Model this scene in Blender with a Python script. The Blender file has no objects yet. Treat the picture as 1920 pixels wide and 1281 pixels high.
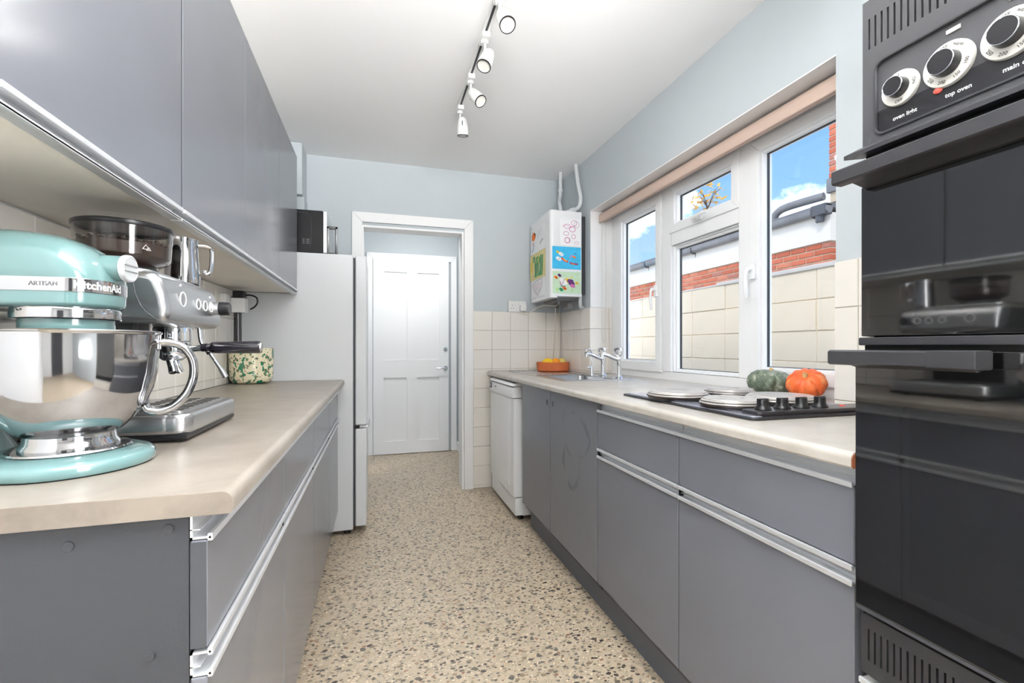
import bpy, bmesh, math, random
from mathutils import Vector, Matrix
random.seed(7)
PI = math.pi
scene = bpy.context.scene
col = scene.collection

# ------------------------------------------------------------------ camera, world, lights, exposure
YAW = math.atan(252/860)
cam_d = bpy.data.cameras.new('camera'); cam = bpy.data.objects.new('camera', cam_d); col.objects.link(cam)
cam_d.sensor_width = 36; cam_d.lens = 860/1920*36; cam_d.shift_y = 9.5/1920; cam_d.clip_start = 0.02
cam.location = (0, 0, 1.09); cam.rotation_euler = (PI/2, 0, -YAW)
scene.camera = cam
vs = scene.view_settings
vs.view_transform = 'Standard'; vs.look = 'None'; vs.gamma = 1; vs.use_curve_mapping = False
vs.exposure = 0.42

def S(r, g, b):
    f = lambda c: (c/12.92 if c <= .04045 else ((c+.055)/1.055)**2.4)
    return (f(r/255), f(g/255), f(b/255), 1)

world = bpy.data.worlds.new('sky'); scene.world = world; world.use_nodes = True
wn = world.node_tree.nodes; wl = world.node_tree.links
bg = wn['Background']
tc = wn.new('ShaderNodeTexCoord')
sep = wn.new('ShaderNodeSeparateXYZ'); wl.new(tc.outputs['Generated'], sep.inputs[0])
ramp = wn.new('ShaderNodeValToRGB'); wl.new(sep.outputs['Z'], ramp.inputs[0])
ramp.color_ramp.elements[0].position = 0.0; ramp.color_ramp.elements[0].color = S(186, 206, 228)
ramp.color_ramp.elements[1].position = .75; ramp.color_ramp.elements[1].color = S(78, 126, 204)
e = ramp.color_ramp.elements.new(.3); e.color = S(126, 172, 228)
mp = wn.new('ShaderNodeMapping'); mp.inputs['Scale'].default_value = (1, 1, 1.7); mp.inputs['Location'].default_value = (.35, .1, .22)
wl.new(tc.outputs['Generated'], mp.inputs[0])
nz = wn.new('ShaderNodeTexNoise'); nz.inputs['Scale'].default_value = 4.2; nz.inputs['Detail'].default_value = 7; nz.inputs['Roughness'].default_value = .55
wl.new(mp.outputs[0], nz.inputs[0])
cr = wn.new('ShaderNodeValToRGB'); wl.new(nz.outputs['Fac'], cr.inputs[0])
cr.color_ramp.elements[0].position = .47; cr.color_ramp.elements[0].color = (0, 0, 0, 1)
cr.color_ramp.elements[1].position = .85; cr.color_ramp.elements[1].color = (1, 1, 1, 1)
mx = wn.new('ShaderNodeMix'); mx.data_type = 'RGBA'
wl.new(cr.outputs[0], mx.inputs[0]); wl.new(ramp.outputs[0], mx.inputs[6]); mx.inputs[7].default_value = (6.2, 6.3, 6.4, 1)
wl.new(mx.outputs[2], bg.inputs['Color']); bg.inputs['Strength'].default_value = 1.3

def area(name, loc, rot, sx, sy, energy, color=(1, 1, 1), spread=180):
    d = bpy.data.lights.new(name, 'AREA'); d.shape = 'RECTANGLE'; d.size = sx; d.size_y = sy; d.energy = energy; d.color = color
    d.spread = math.radians(spread)
    o = bpy.data.objects.new(name, d); col.objects.link(o); o.location = loc; o.rotation_euler = rot
    return o
sun_d = bpy.data.lights.new('sun', 'SUN'); sun_d.energy = 1.5; sun_d.angle = math.radians(12); sun_d.color = (1, .95, .87)
sun = bpy.data.objects.new('sun', sun_d); col.objects.link(sun)
sun.rotation_euler = Vector((.62, .38, -.78)).to_track_quat('-Z', 'Y').to_euler()
# added fill from the right behind the camera; no window is built there
area('side_fill', (1.42, -.75, 1.5), Vector((-.85, .55, -.03)).to_track_quat('-Z', 'Y').to_euler(), 1.2, 1.5, 95, (1, 1, 1))
# added fill behind the camera, aimed up to brighten the ceiling; no fitting
area('rear_fill', (.32, -.55, 1.85), Vector((0, .62, .78)).to_track_quat('-Z', 'Y').to_euler(), 1.2, .5, 95, (.975, .99, 1), 120)
area('hall_fill', (.35, 3.95, 2.42), (0, 0, 0), .6, .5, 11, (1, .99, .97))  # added fill under the hall ceiling to brighten the hall
SPOT_W = 7

# ------------------------------------------------------------------ materials
MATS = {}
def nodes(name):
    m = bpy.data.materials.new(name); m.use_nodes = True
    nt = m.node_tree; return m, nt, nt.nodes['Principled BSDF']
def mat(name, c, rough=.5, metal=0, bump=0, bscale=60, var=0, vscale=4, coat=0, spec=.5, aniso=None, stretch=None, trans=0, ior=1.45):
    m, nt, p = nodes(name); N = nt.nodes; L = nt.links
    p.inputs['Base Color'].default_value = c; p.inputs['Roughness'].default_value = rough; p.inputs['Metallic'].default_value = metal
    p.inputs['Coat Weight'].default_value = coat; p.inputs['Specular IOR Level'].default_value = spec
    p.inputs['Coat Roughness'].default_value = .04
    p.inputs['Transmission Weight'].default_value = trans; p.inputs['IOR'].default_value = ior
    t = N.new('ShaderNodeTexCoord'); src = t.outputs['Object']
    if stretch:
        mm = N.new('ShaderNodeMapping'); mm.inputs['Scale'].default_value = stretch; L.new(src, mm.inputs[0]); src = mm.outputs[0]
    if var:
        n = N.new('ShaderNodeTexNoise'); n.inputs['Scale'].default_value = vscale; n.inputs['Detail'].default_value = 6; L.new(src, n.inputs[0])
        h = N.new('ShaderNodeHueSaturation'); h.inputs['Color'].default_value = c
        r = N.new('ShaderNodeMapRange'); r.inputs[1].default_value = .3; r.inputs[2].default_value = .7; r.inputs[3].default_value = 1-var; r.inputs[4].default_value = 1+var
        L.new(n.outputs['Fac'], r.inputs[0]); L.new(r.outputs[0], h.inputs['Value']); L.new(h.outputs[0], p.inputs['Base Color'])
    if bump:
        n = N.new('ShaderNodeTexNoise'); n.inputs['Scale'].default_value = bscale; n.inputs['Detail'].default_value = 4; L.new(src, n.inputs[0])
        b = N.new('ShaderNodeBump'); b.inputs['Strength'].default_value = bump; b.inputs['Distance'].default_value = .002
        L.new(n.outputs['Fac'], b.inputs['Height']); L.new(b.outputs[0], p.inputs['Normal'])
    MATS[name] = m
    return m

mat('wall_blue', S(190, 197, 201), .6, bump=.08, bscale=25, var=.012)
mat('wall_white', S(232, 233, 233), .6, bump=.08, bscale=20)
mat('ceiling_white', S(245, 245, 245), .75, bump=.06, bscale=18)
mat('gloss_white', S(238, 238, 238), .42)
mat('appliance_white', S(232, 233, 234), .2, coat=.3)
mat('fridge_white', S(210, 212, 214), .33, bump=.05, bscale=160)
mat('upvc', S(246, 247, 248), .25)
mat('gasket', S(60, 62, 66), .6)
mat('grey_front', S(105, 107, 114), .2, bump=.03, bscale=200, var=.02, vscale=3, spec=.55)
mat('grey_edge', S(62, 64, 68), .5)
mat('grey_panel_shaded', S(52, 54, 58), .5, bump=.15, bscale=350, var=.02)  # darker than the fronts: shade of the camera-facing end put into the colour
mat('plinth_grey', S(86, 90, 99), .4)
mat('alu', S(226, 228, 231), .32, .55, stretch=(80, 1, 80), bump=.04, bscale=12)
mat('cream_board', S(232, 227, 218), .5, var=.035, vscale=7)
mat('tile_cream', S(234, 229, 221), .16, var=.02, vscale=2.5, coat=.2)
mat('grout', S(205, 198, 186), .8)
mat('chrome', S(225, 227, 230), .06, 1)
mat('steel', S(196, 197, 199), .27, .95, stretch=(3, 3, 160), bump=.05, bscale=10)
mat('steel_polished', S(182, 182, 184), .075, 1, var=.05, vscale=9)
mat('sink_steel', S(190, 192, 195), .22, 1, bump=.04, bscale=200)
mat('black_enamel', S(46, 46, 49), .42, bump=.12, bscale=500)
mat('black_panel', S(62, 62, 65), .42, bump=.2, bscale=600)
mat('black_band', S(26, 26, 30), .35)
mat('black_glass', S(14, 14, 15), .03, spec=.9, coat=1)['x'] = 1
for _n in ('black_glass',): MATS[_n].node_tree.nodes['Principled BSDF'].inputs['Coat IOR'].default_value = 1.8
mat('black_plastic', S(24, 24, 27), .3)
mat('microwave_black', S(17, 17, 19), .45, spec=.25)
mat('black_gloss', S(20, 17, 24), .16, coat=.6)
mat('void_black', S(6, 6, 6), .8)
mat('white_mark', S(232, 232, 230), .5)
mat('grey_mark', S(120, 120, 122), .5)
mat('dark_mark', S(70, 68, 66), .6)
mat('dial_white', S(214, 212, 206), .4)
mat('neon_red', S(240, 105, 92), .3)
mat('teal', S(98, 128, 128), .16, coat=.6)
mat('hob_steel', S(150, 152, 164), .22, .35)
mat('hob_black', S(40, 39, 42), .3)
mat('lid_top', S(168, 165, 162), .3, .2, var=.07, vscale=20)
mat('lid_rim', S(70, 61, 56), .4, .5)
mat('terracotta', S(196, 104, 56), .7, var=.08, vscale=14, bump=.2, bscale=60)
mat('lemon', S(250, 208, 40), .45, bump=.3, bscale=90)
mat('orange_fruit', S(248, 160, 40), .45, bump=.3, bscale=90)
mat('pale_lemon', S(220, 196, 110), .5, bump=.3, bscale=90)
mat('stalk', S(190, 160, 110), .8)
mat('paper_white', S(238, 238, 238), .8)
mat('paper_blue', S(60, 178, 222), .7, var=.12, vscale=22)
mat('paper_green', S(190, 214, 184), .7, var=.06, vscale=22)
mat('paper_cream', S(222, 208, 150), .7, var=.08, vscale=25)
for nm, c in dict(pink=(205, 110, 165), red=(200, 70, 60), orange=(240, 120, 40), green=(30, 140, 90), lime=(160, 200, 80), purple=(105, 50, 120), yellow=(232, 200, 70),
                  navy=(60, 60, 110), white=(240, 235, 235), plum=(130, 80, 120), bluegrey=(110, 150, 185)).items():
    mat('ink_'+nm, S(*c), .7)
mat('pipe_paint', S(208, 211, 213), .45)
mat('cable_cream', S(224, 216, 200), .5)
mat('plastic_white', S(228, 228, 226), .35)
mat('blind', S(208, 184, 170), .8, bump=.2, bscale=300)
mat('wood_core', S(122, 70, 44), .7, var=.2, vscale=60)
mat('render_cream', S(236, 221, 197), .85, bump=.35, bscale=30, var=.02)
mat('render_white', S(212, 207, 199), .8, bump=.15, bscale=30)
mat('mortar', S(204, 186, 160), .9, bump=.3, bscale=90)
for i, c in enumerate(((190, 104, 76), (176, 92, 66), (196, 120, 92), (168, 108, 92))):
    mat('brick_%d' % i, S(*c), .85, bump=.5, bscale=70, var=.12, vscale=18)
mat('gutter_grey', S(116, 116, 118), .6, var=.15, vscale=6, bump=.3, bscale=30)
mat('gutter_dark', S(70, 72, 78), .5)
mat('slate', S(104, 104, 108), .7, var=.12, vscale=8)
mat('concrete', S(190, 186, 178), .9, var=.06)
mat('bark', S(90, 70, 52), .9)
mat('leaf_green', S(150, 176, 70), .6, var=.3, vscale=3)
mat('leaf_autumn', S(206, 160, 60), .6, var=.3, vscale=3)
mat('bean', S(58, 40, 32), .4)
mat('wire', S(120, 130, 145), .6)

# worktop laminate: mottled stone print
def worktop_mat(name, c1, c2, rough):
    m, nt, p = nodes(name); N = nt.nodes; L = nt.links
    t = N.new('ShaderNodeTexCoord')
    a = N.new('ShaderNodeTexNoise'); a.inputs['Scale'].default_value = 9; a.inputs['Detail'].default_value = 10; a.inputs['Roughness'].default_value = .65; a.inputs['Distortion'].default_value = .6
    L.new(t.outputs['Object'], a.inputs[0])
    r = N.new('ShaderNodeValToRGB'); r.color_ramp.elements[0].position = .32; r.color_ramp.elements[0].color = c2; r.color_ramp.elements[1].position = .6; r.color_ramp.elements[1].color = c1
    L.new(a.outputs['Fac'], r.inputs[0]); L.new(r.outputs[0], p.inputs['Base Color'])
    p.inputs['Roughness'].default_value = rough
    MATS[name] = m
worktop_mat('worktop', S(148, 140, 130), S(132, 123, 113), .34)
worktop_mat('worktop_end_shaded', S(126, 116, 105), S(104, 95, 86), .45)  # edging strip, its colour darkened for the shade at the near end
worktop_mat('worktop_right', S(184, 179, 171), S(168, 162, 153), .3)

# terrazzo-pattern vinyl
def terrazzo():
    m, nt, p = nodes('terrazzo'); N = nt.nodes; L = nt.links
    t = N.new('ShaderNodeTexCoord')
    dn = N.new('ShaderNodeTexNoise'); dn.inputs['Scale'].default_value = 70; dn.inputs['Detail'].default_value = 2; L.new(t.outputs['Object'], dn.inputs[0])
    sb = N.new('ShaderNodeVectorMath'); sb.operation = 'SUBTRACT'; L.new(dn.outputs['Color'], sb.inputs[0]); sb.inputs[1].default_value = (.5, .5, .5)
    sc = N.new('ShaderNodeVectorMath'); sc.operation = 'SCALE'; sc.inputs['Scale'].default_value = .012; L.new(sb.outputs[0], sc.inputs[0])
    ad = N.new('ShaderNodeVectorMath'); ad.operation = 'ADD'; L.new(t.outputs['Object'], ad.inputs[0]); L.new(sc.outputs[0], ad.inputs[1])
    basen = N.new('ShaderNodeTexNoise'); basen.inputs['Scale'].default_value = 45; basen.inputs['Detail'].default_value = 5; L.new(t.outputs['Object'], basen.inputs[0])
    br = N.new('ShaderNodeValToRGB'); br.color_ramp.elements[0].position = .35; br.color_ramp.elements[0].color = S(170, 156, 134); br.color_ramp.elements[1].position = .65; br.color_ramp.elements[1].color = S(190, 176, 155)
    L.new(basen.outputs['Fac'], br.inputs[0])
    last = br.outputs[0]
    for k, (scale, lo, hi, stops) in enumerate((
        (86, .0, .36, [(0, (228, 212, 188)), (.25, (196, 170, 140)), (.45, (150, 138, 120)), (.7, (196, 160, 132)), (.85, (120, 112, 102))]),
        (50, -.08, .40, [(0, (120, 110, 98)), (.2, (84, 76, 68)), (.42, (146, 128, 106)), (.6, (104, 100, 96)), (.78, (66, 60, 58)), (.9, (138, 100, 80))]),
        (30, -.36, .34, [(0, (100, 92, 82)), (.3, (74, 66, 62)), (.5, (132, 118, 98)), (.75, (90, 86, 84)), (.9, (58, 54, 54))]))):
        mpn = N.new('ShaderNodeMapping'); mpn.inputs['Rotation'].default_value = (0, 0, .6+k*.9); mpn.inputs['Scale'].default_value = (1, 1.45, 1); mpn.inputs['Location'].default_value = (k*3.1, k*1.7, 0)
        L.new(ad.outputs[0], mpn.inputs[0])
        v = N.new('ShaderNodeTexVoronoi'); v.voronoi_dimensions = '2D'; v.inputs['Scale'].default_value = scale; L.new(mpn.outputs[0], v.inputs['Vector'])
        sp = N.new('ShaderNodeSeparateColor'); L.new(v.outputs['Color'], sp.inputs[0])
        mr = N.new('ShaderNodeMapRange'); mr.inputs[3].default_value = lo; mr.inputs[4].default_value = hi; L.new(sp.outputs[0], mr.inputs[0])
        lt = N.new('ShaderNodeMath'); lt.operation = 'LESS_THAN'; L.new(v.outputs['Distance'], lt.inputs[0]); L.new(mr.outputs[0], lt.inputs[1])
        rr = N.new('ShaderNodeValToRGB'); rr.color_ramp.interpolation = 'CONSTANT'
        el = rr.color_ramp.elements
        el[0].position = 0; el[0].color = S(*stops[0][1]); el[1].position = stops[1][0]; el[1].color = S(*stops[1][1])
        for q in stops[2:]: ee = el.new(q[0]); ee.color = S(*q[1])
        L.new(sp.outputs[1], rr.inputs[0])
        mm = N.new('ShaderNodeMix'); mm.data_type = 'RGBA'; L.new(lt.outputs[0], mm.inputs[0]); L.new(last, mm.inputs[6]); L.new(rr.outputs[0], mm.inputs[7])
        last = mm.outputs[2]
    L.new(last, p.inputs['Base Color']); p.inputs['Roughness'].default_value = .38
    MATS['terrazzo'] = m
terrazzo()

def facing(N, L, k):
    w = N.new('ShaderNodeLayerWeight'); w.inputs['Blend'].default_value = .5
    p = N.new('ShaderNodeMath'); p.operation = 'POWER'; p.inputs[1].default_value = 4; L.new(w.outputs['Facing'], p.inputs[0])
    m = N.new('ShaderNodeMath'); m.operation = 'MULTIPLY_ADD'; m.inputs[1].default_value = k; m.inputs[2].default_value = .03; L.new(p.outputs[0], m.inputs[0])
    return m
def thin_glass():
    m = bpy.data.materials.new('pane_glass'); m.use_nodes = True; N = m.node_tree.nodes; L = m.node_tree.links
    N.remove(N['Principled BSDF']); out = N['Material Output']
    a = N.new('ShaderNodeBsdfTransparent'); a.inputs[0].default_value = (.97, .98, .98, 1)
    g = N.new('ShaderNodeBsdfGlossy'); g.inputs['Roughness'].default_value = .02
    f = facing(N, L, .75)
    x = N.new('ShaderNodeMixShader'); L.new(f.outputs[0], x.inputs[0]); L.new(a.outputs[0], x.inputs[1]); L.new(g.outputs[0], x.inputs[2]); L.new(x.outputs[0], out.inputs[0])
    MATS['pane_glass'] = m
    m = bpy.data.materials.new('smoky_plastic'); m.use_nodes = True; N = m.node_tree.nodes; L = m.node_tree.links
    N.remove(N['Principled BSDF']); out = N['Material Output']
    a = N.new('ShaderNodeBsdfTransparent'); a.inputs[0].default_value = (.88, .87, .86, 1)
    g = N.new('ShaderNodeBsdfGlossy'); g.inputs['Roughness'].default_value = .05
    f = facing(N, L, .9)
    x = N.new('ShaderNodeMixShader'); L.new(f.outputs[0], x.inputs[0]); L.new(a.outputs[0], x.inputs[1]); L.new(g.outputs[0], x.inputs[2]); L.new(x.outputs[0], out.inputs[0])
    MATS['smoky_plastic'] = m
thin_glass()

def splatter():
    m, nt, p = nodes('splatter_glaze'); N = nt.nodes; L = nt.links
    t = N.new('ShaderNodeTexCoord')
    last = None
    base = S(228, 218, 186)
    for k, (scale, th, c) in enumerate(((42, .575, S(86, 118, 86)), (30, .59, S(32, 120, 84)), (75, .62, S(110, 100, 74)))):
        mp_ = N.new('ShaderNodeMapping'); mp_.inputs['Location'].default_value = (k*2.3, k, k*.7); L.new(t.outputs['Object'], mp_.inputs[0])
        n = N.new('ShaderNodeTexNoise'); n.inputs['Scale'].default_value = scale; n.inputs['Detail'].default_value = 3; L.new(mp_.outputs[0], n.inputs[0])
        g = N.new('ShaderNodeMath'); g.operation = 'GREATER_THAN'; g.inputs[1].default_value = th; L.new(n.outputs['Fac'], g.inputs[0])
        mm = N.new('ShaderNodeMix'); mm.data_type = 'RGBA'; L.new(g.outputs[0], mm.inputs[0]); mm.inputs[7].default_value = c
        if last: L.new(last, mm.inputs[6])
        else: mm.inputs[6].default_value = base
        last = mm.outputs[2]
    L.new(last, p.inputs['Base Color']); p.inputs['Roughness'].default_value = .2; p.inputs['Coat Weight'].default_value = .5
    MATS['splatter_glaze'] = m
splatter()

def pumpkin_mat(name, c1, c2, c3, scale):
    m, nt, p = nodes(name); N = nt.nodes; L = nt.links
    t = N.new('ShaderNodeTexCoord')
    n = N.new('ShaderNodeTexNoise'); n.inputs['Scale'].default_value = scale; n.inputs['Detail'].default_value = 6; n.inputs['Roughness'].default_value = .7; L.new(t.outputs['Object'], n.inputs[0])
    r = N.new('ShaderNodeValToRGB'); r.color_ramp.elements[0].position = .35; r.color_ramp.elements[0].color = c1; r.color_ramp.elements[1].position = .68; r.color_ramp.elements[1].color = c3
    e_ = r.color_ramp.elements.new(.52); e_.color = c2
    L.new(n.outputs['Fac'], r.inputs[0]); L.new(r.outputs[0], p.inputs['Base Color']); p.inputs['Roughness'].default_value = .45
    MATS[name] = m
pumpkin_mat('squash_green', S(70, 84, 68), S(100, 112, 94), S(176, 178, 160), 38)
pumpkin_mat('squash_orange', S(214, 84, 36), S(240, 110, 50), S(246, 168, 110), 13)

def smeared_front():
    # satin grey door with dried wipe marks
    m, nt, p = nodes('grey_smeared'); N = nt.nodes; L = nt.links
    t = N.new('ShaderNodeTexCoord')
    dn = N.new('ShaderNodeTexNoise'); dn.inputs['Scale'].default_value = 5; L.new(t.outputs['Object'], dn.inputs[0])
    vm = N.new('ShaderNodeVectorMath'); vm.operation = 'MULTIPLY_ADD'; L.new(dn.outputs['Color'], vm.inputs[0]); vm.inputs[1].default_value = (0, .12, .12); L.new(t.outputs['Object'], vm.inputs[2])
    fac = None
    for cy, cz, ry, rz, w in ((.03, .25, .13, .115, .11), (.06, .12, .10, .11, .13)):
        mpn = N.new('ShaderNodeMapping'); mpn.vector_type = 'TEXTURE'; mpn.inputs['Location'].default_value = (0, cy, cz); mpn.inputs['Scale'].default_value = (1, ry, rz)
        L.new(vm.outputs[0], mpn.inputs[0])
        s_ = N.new('ShaderNodeVectorMath'); s_.operation = 'MULTIPLY'; s_.inputs[1].default_value = (0, 1, 1); L.new(mpn.outputs[0], s_.inputs[0])
        ln = N.new('ShaderNodeVectorMath'); ln.operation = 'LENGTH'; L.new(s_.outputs[0], ln.inputs[0])
        d = N.new('ShaderNodeMath'); d.operation = 'SUBTRACT'; d.inputs[1].default_value = 1; L.new(ln.outputs['Value'], d.inputs[0])
        ab = N.new('ShaderNodeMath'); ab.operation = 'ABSOLUTE'; L.new(d.outputs[0], ab.inputs[0])
        mr = N.new('ShaderNodeMapRange'); mr.inputs[1].default_value = w; mr.inputs[2].default_value = w*.5; mr.inputs[3].default_value = 0; mr.inputs[4].default_value = 1; L.new(ab.outputs[0], mr.inputs[0])
        n2 = N.new('ShaderNodeTexNoise'); n2.inputs['Scale'].default_value = 9; L.new(t.outputs['Object'], n2.inputs[0])
        mr2 = N.new('ShaderNodeMapRange'); mr2.inputs[1].default_value = .4; mr2.inputs[2].default_value = .6; L.new(n2.outputs['Fac'], mr2.inputs[0])
        mu = N.new('ShaderNodeMath'); mu.operation = 'MULTIPLY'; L.new(mr.outputs[0], mu.inputs[0]); L.new(mr2.outputs[0], mu.inputs[1])
        if fac is None: fac = mu.outputs[0]
        else:
            q = N.new('ShaderNodeMath'); q.operation = 'MAXIMUM'; L.new(fac, q.inputs[0]); L.new(mu.outputs[0], q.inputs[1]); fac = q.outputs[0]
    mm = N.new('ShaderNodeMix'); mm.data_type = 'RGBA'; L.new(fac, mm.inputs[0]); mm.inputs[6].default_value = S(105, 107, 114); mm.inputs[7].default_value = S(97, 98, 104)
    L.new(mm.outputs[2], p.inputs['Base Color'])
    rr = N.new('ShaderNodeMapRange'); rr.inputs[3].default_value = .3; rr.inputs[4].default_value = .5; L.new(fac, rr.inputs[0]); L.new(rr.outputs[0], p.inputs['Roughness'])
    MATS['grey_smeared'] = m
smeared_front()

def oven_mesh():
    m, nt, p = nodes('oven_mesh_glass'); N = nt.nodes; L = nt.links
    t = N.new('ShaderNodeTexCoord')
    mpn = N.new('ShaderNodeMapping'); mpn.inputs['Rotation'].default_value = (PI/4, 0, 0); L.new(t.outputs['Object'], mpn.inputs[0])
    c = N.new('ShaderNodeTexVoronoi'); c.inputs['Scale'].default_value = 420; c.inputs['Randomness'].default_value = 0; L.new(mpn.outputs[0], c.inputs['Vector'])
    r = N.new('ShaderNodeValToRGB'); r.color_ramp.elements[0].position = .3; r.color_ramp.elements[0].color = S(44, 44, 46); r.color_ramp.elements[1].position = .5; r.color_ramp.elements[1].color = S(12, 12, 13)
    L.new(c.outputs['Distance'], r.inputs[0]); L.new(r.outputs[0], p.inputs['Base Color'])
    p.inputs['Roughness'].default_value = .05; p.inputs['Coat Weight'].default_value = 1; p.inputs['Coat Roughness'].default_value = .03; p.inputs['Coat IOR'].default_value = 1.8
    MATS['oven_mesh_glass'] = m
oven_mesh()

# ------------------------------------------------------------------ mesh helpers
def mitre_pieces(u0, u1, v0, v1, w, sides='lrbt'):
    P = dict(l=[(u0, v0), (u0+w, v0+w), (u0+w, v1-w), (u0, v1)], r=[(u1, v0), (u1, v1), (u1-w, v1-w), (u1-w, v0+w)],
             b=[(u0, v0), (u1, v0), (u1-w, v0+w), (u0+w, v0+w)], t=[(u0, v1), (u0+w, v1-w), (u1-w, v1-w), (u1, v1)])
    return [P[c_] for c_ in sides]
class B:
    def __init__(s): s.bm = bmesh.new()
    def merge(s, t, M=None):
        me = bpy.data.meshes.new('tmp'); t.to_mesh(me); t.free()
        if M is not None: me.transform(M)
        s.bm.from_mesh(me); bpy.data.meshes.remove(me); return s
    def box(s, x0, x1, y0, y1, z0, z1, bev=0, seg=2, M=None):
        t = bmesh.new(); bmesh.ops.create_cube(t, size=1)
        for v in t.verts: v.co = Vector(((x0+x1)/2+v.co.x*(x1-x0), (y0+y1)/2+v.co.y*(y1-y0), (z0+z1)/2+v.co.z*(z1-z0)))
        if bev: bmesh.ops.bevel(t, geom=t.edges[:], offset=bev, segments=seg, profile=.5, affect='EDGES', clamp_overlap=True)
        return s.merge(t, M)
    def cyl(s, p0, p1, r0, r1=None, seg=24, bev=0):
        r1 = r0 if r1 is None else r1
        p0, p1 = Vector(p0), Vector(p1); d = p1-p0
        t = bmesh.new(); bmesh.ops.create_cone(t, cap_ends=True, segments=seg, radius1=r0, radius2=r1, depth=d.length)
        if bev:
            ed = [e for e in t.edges if all(abs(abs(v.co.z)-d.length/2) < 1e-6 for v in e.verts) and abs(e.verts[0].co.z-e.verts[1].co.z) < 1e-6]
            bmesh.ops.bevel(t, geom=ed, offset=bev, segments=2, profile=.5, affect='EDGES', clamp_overlap=True)
        M = Matrix.Translation((p0+p1)/2) @ d.to_track_quat('Z', 'Y').to_matrix().to_4x4()
        return s.merge(t, M)
    def lathe(s, prof, c=(0, 0, 0), seg=40, fn=None, M=None):
        t = bmesh.new(); rings = []
        for r, z in prof:
            if r < 1e-6: rings.append([t.verts.new((c[0], c[1], c[2]+z))])
            else:
                ring = []
                for k in range(seg):
                    a = 2*PI*k/seg; rr = r*(fn(a, z) if fn else 1)
                    ring.append(t.verts.new((c[0]+rr*math.cos(a), c[1]+rr*math.sin(a), c[2]+z)))
                rings.append(ring)
        for A, Bq in zip(rings, rings[1:]):
            for k in range(seg):
                k2 = (k+1) % seg
                if len(A) == 1 and len(Bq) == 1: continue
                if len(A) == 1: t.faces.new((A[0], Bq[k2], Bq[k]))
                elif len(Bq) == 1: t.faces.new((A[k], A[k2], Bq[0]))
                else: t.faces.new((A[k], A[k2], Bq[k2], Bq[k]))
        bmesh.ops.recalc_face_normals(t, faces=t.faces[:])
        return s.merge(t, M)
    def tube(s, pts, r, seg=10, smooth=0, flat=1.0):
        pts = [Vector(p) for p in pts]
        if smooth: pts = catmull(pts, smooth)
        rs = r if isinstance(r, (list, tuple)) else [r]*len(pts)
        t = bmesh.new(); rings = []
        up = Vector((0, 0, 1)); prev = None
        for i, p in enumerate(pts):
            d = (pts[min(i+1, len(pts)-1)]-pts[max(i-1, 0)]).normalized()
            if prev is None:
                a = d.cross(up if abs(d.dot(up)) < .95 else Vector((1, 0, 0))).normalized()
            else: a = (prev-d*prev.dot(d)).normalized()
            prev = a; b = d.cross(a)
            rings.append([t.verts.new(p+(a*math.cos(2*PI*k/seg)+b*math.sin(2*PI*k/seg)*flat)*rs[min(i, len(rs)-1)]) for k in range(seg)])
        for A, Bq in zip(rings, rings[1:]):
            for k in range(seg): t.faces.new((A[k], A[(k+1) % seg], Bq[(k+1) % seg], Bq[k]))
        t.faces.new(rings[0][::-1]); t.faces.new(rings[-1])
        bmesh.ops.recalc_face_normals(t, faces=t.faces[:])
        return s.merge(t)
    def prism(s, poly, ax, a0, a1, bev=0, seg=2):
        # poly: 2D points in the plane normal to ax (x:(y,z) y:(x,z) z:(x,y))
        t = bmesh.new()
        def P(q, a): return {'x': (a, q[0], q[1]), 'y': (q[0], a, q[1]), 'z': (q[0], q[1], a)}[ax]
        A = [t.verts.new(P(q, a0)) for q in poly]; C = [t.verts.new(P(q, a1)) for q in poly]
        f0 = t.faces.new(A); f1 = t.faces.new(C[::-1]); n = len(poly)
        for k in range(n): t.faces.new((A[k], C[k], C[(k+1) % n], A[(k+1) % n]))
        bmesh.ops.recalc_face_normals(t, faces=t.faces[:])
        if bev:
            ed = list(set(f0.edges[:]+f1.edges[:]))
            bmesh.ops.bevel(t, geom=ed, offset=bev, segments=seg, profile=.5, affect='EDGES', clamp_overlap=True)
        return s.merge(t)
    def loft(s, rings):
        t = bmesh.new(); R = [[t.verts.new(p) for p in r] for r in rings]; n = len(R[0])
        for A, C in zip(R, R[1:]):
            for k in range(n): t.faces.new((A[k], A[(k+1) % n], C[(k+1) % n], C[k]))
        t.faces.new(R[0][::-1]); t.faces.new(R[-1])
        bmesh.ops.recalc_face_normals(t, faces=t.faces[:])
        return s.merge(t)
    def ell(s, c, rx, ry, rz, M=None, seg=20):
        t = bmesh.new(); bmesh.ops.create_uvsphere(t, u_segments=seg, v_segments=seg//2+2, radius=1)
        for v in t.verts: v.co = Vector((v.co.x*rx, v.co.y*ry, v.co.z*rz))
        return s.merge(t, Matrix.Translation(c) @ (M or Matrix()))
    def ribbon(s, pts, w, n, off=0):
        # flat ribbon of width w following pts in the plane with normal n
        pts = [Vector(p) for p in pts]; n = Vector(n); L_, R_ = [], []
        t = bmesh.new()
        for i, p in enumerate(pts):
            d = (pts[min(i+1, len(pts)-1)]-pts[max(i-1, 0)])
            if d.length < 1e-9: d = Vector((0, 0, 1))
            a = n.cross(d.normalized())*w/2
            L_.append(t.verts.new(p+a+n*off)); R_.append(t.verts.new(p-a+n*off))
        for i in range(len(pts)-1): t.faces.new((L_[i], L_[i+1], R_[i+1], R_[i]))
        return s.merge(t)

def catmull(pts, n):
    out = []
    P = [pts[0]*2-pts[1]]+pts+[pts[-1]*2-pts[-2]]
    for i in range(1, len(P)-2):
        a, b, c, d = P[i-1:i+3]
        for k in range(n):
            t = k/n
            out.append(.5*((2*b)+(c-a)*t+(2*a-5*b+4*c-d)*t*t+(3*b-a-3*c+d)*t**3))
    out.append(pts[-1]); return out

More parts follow.
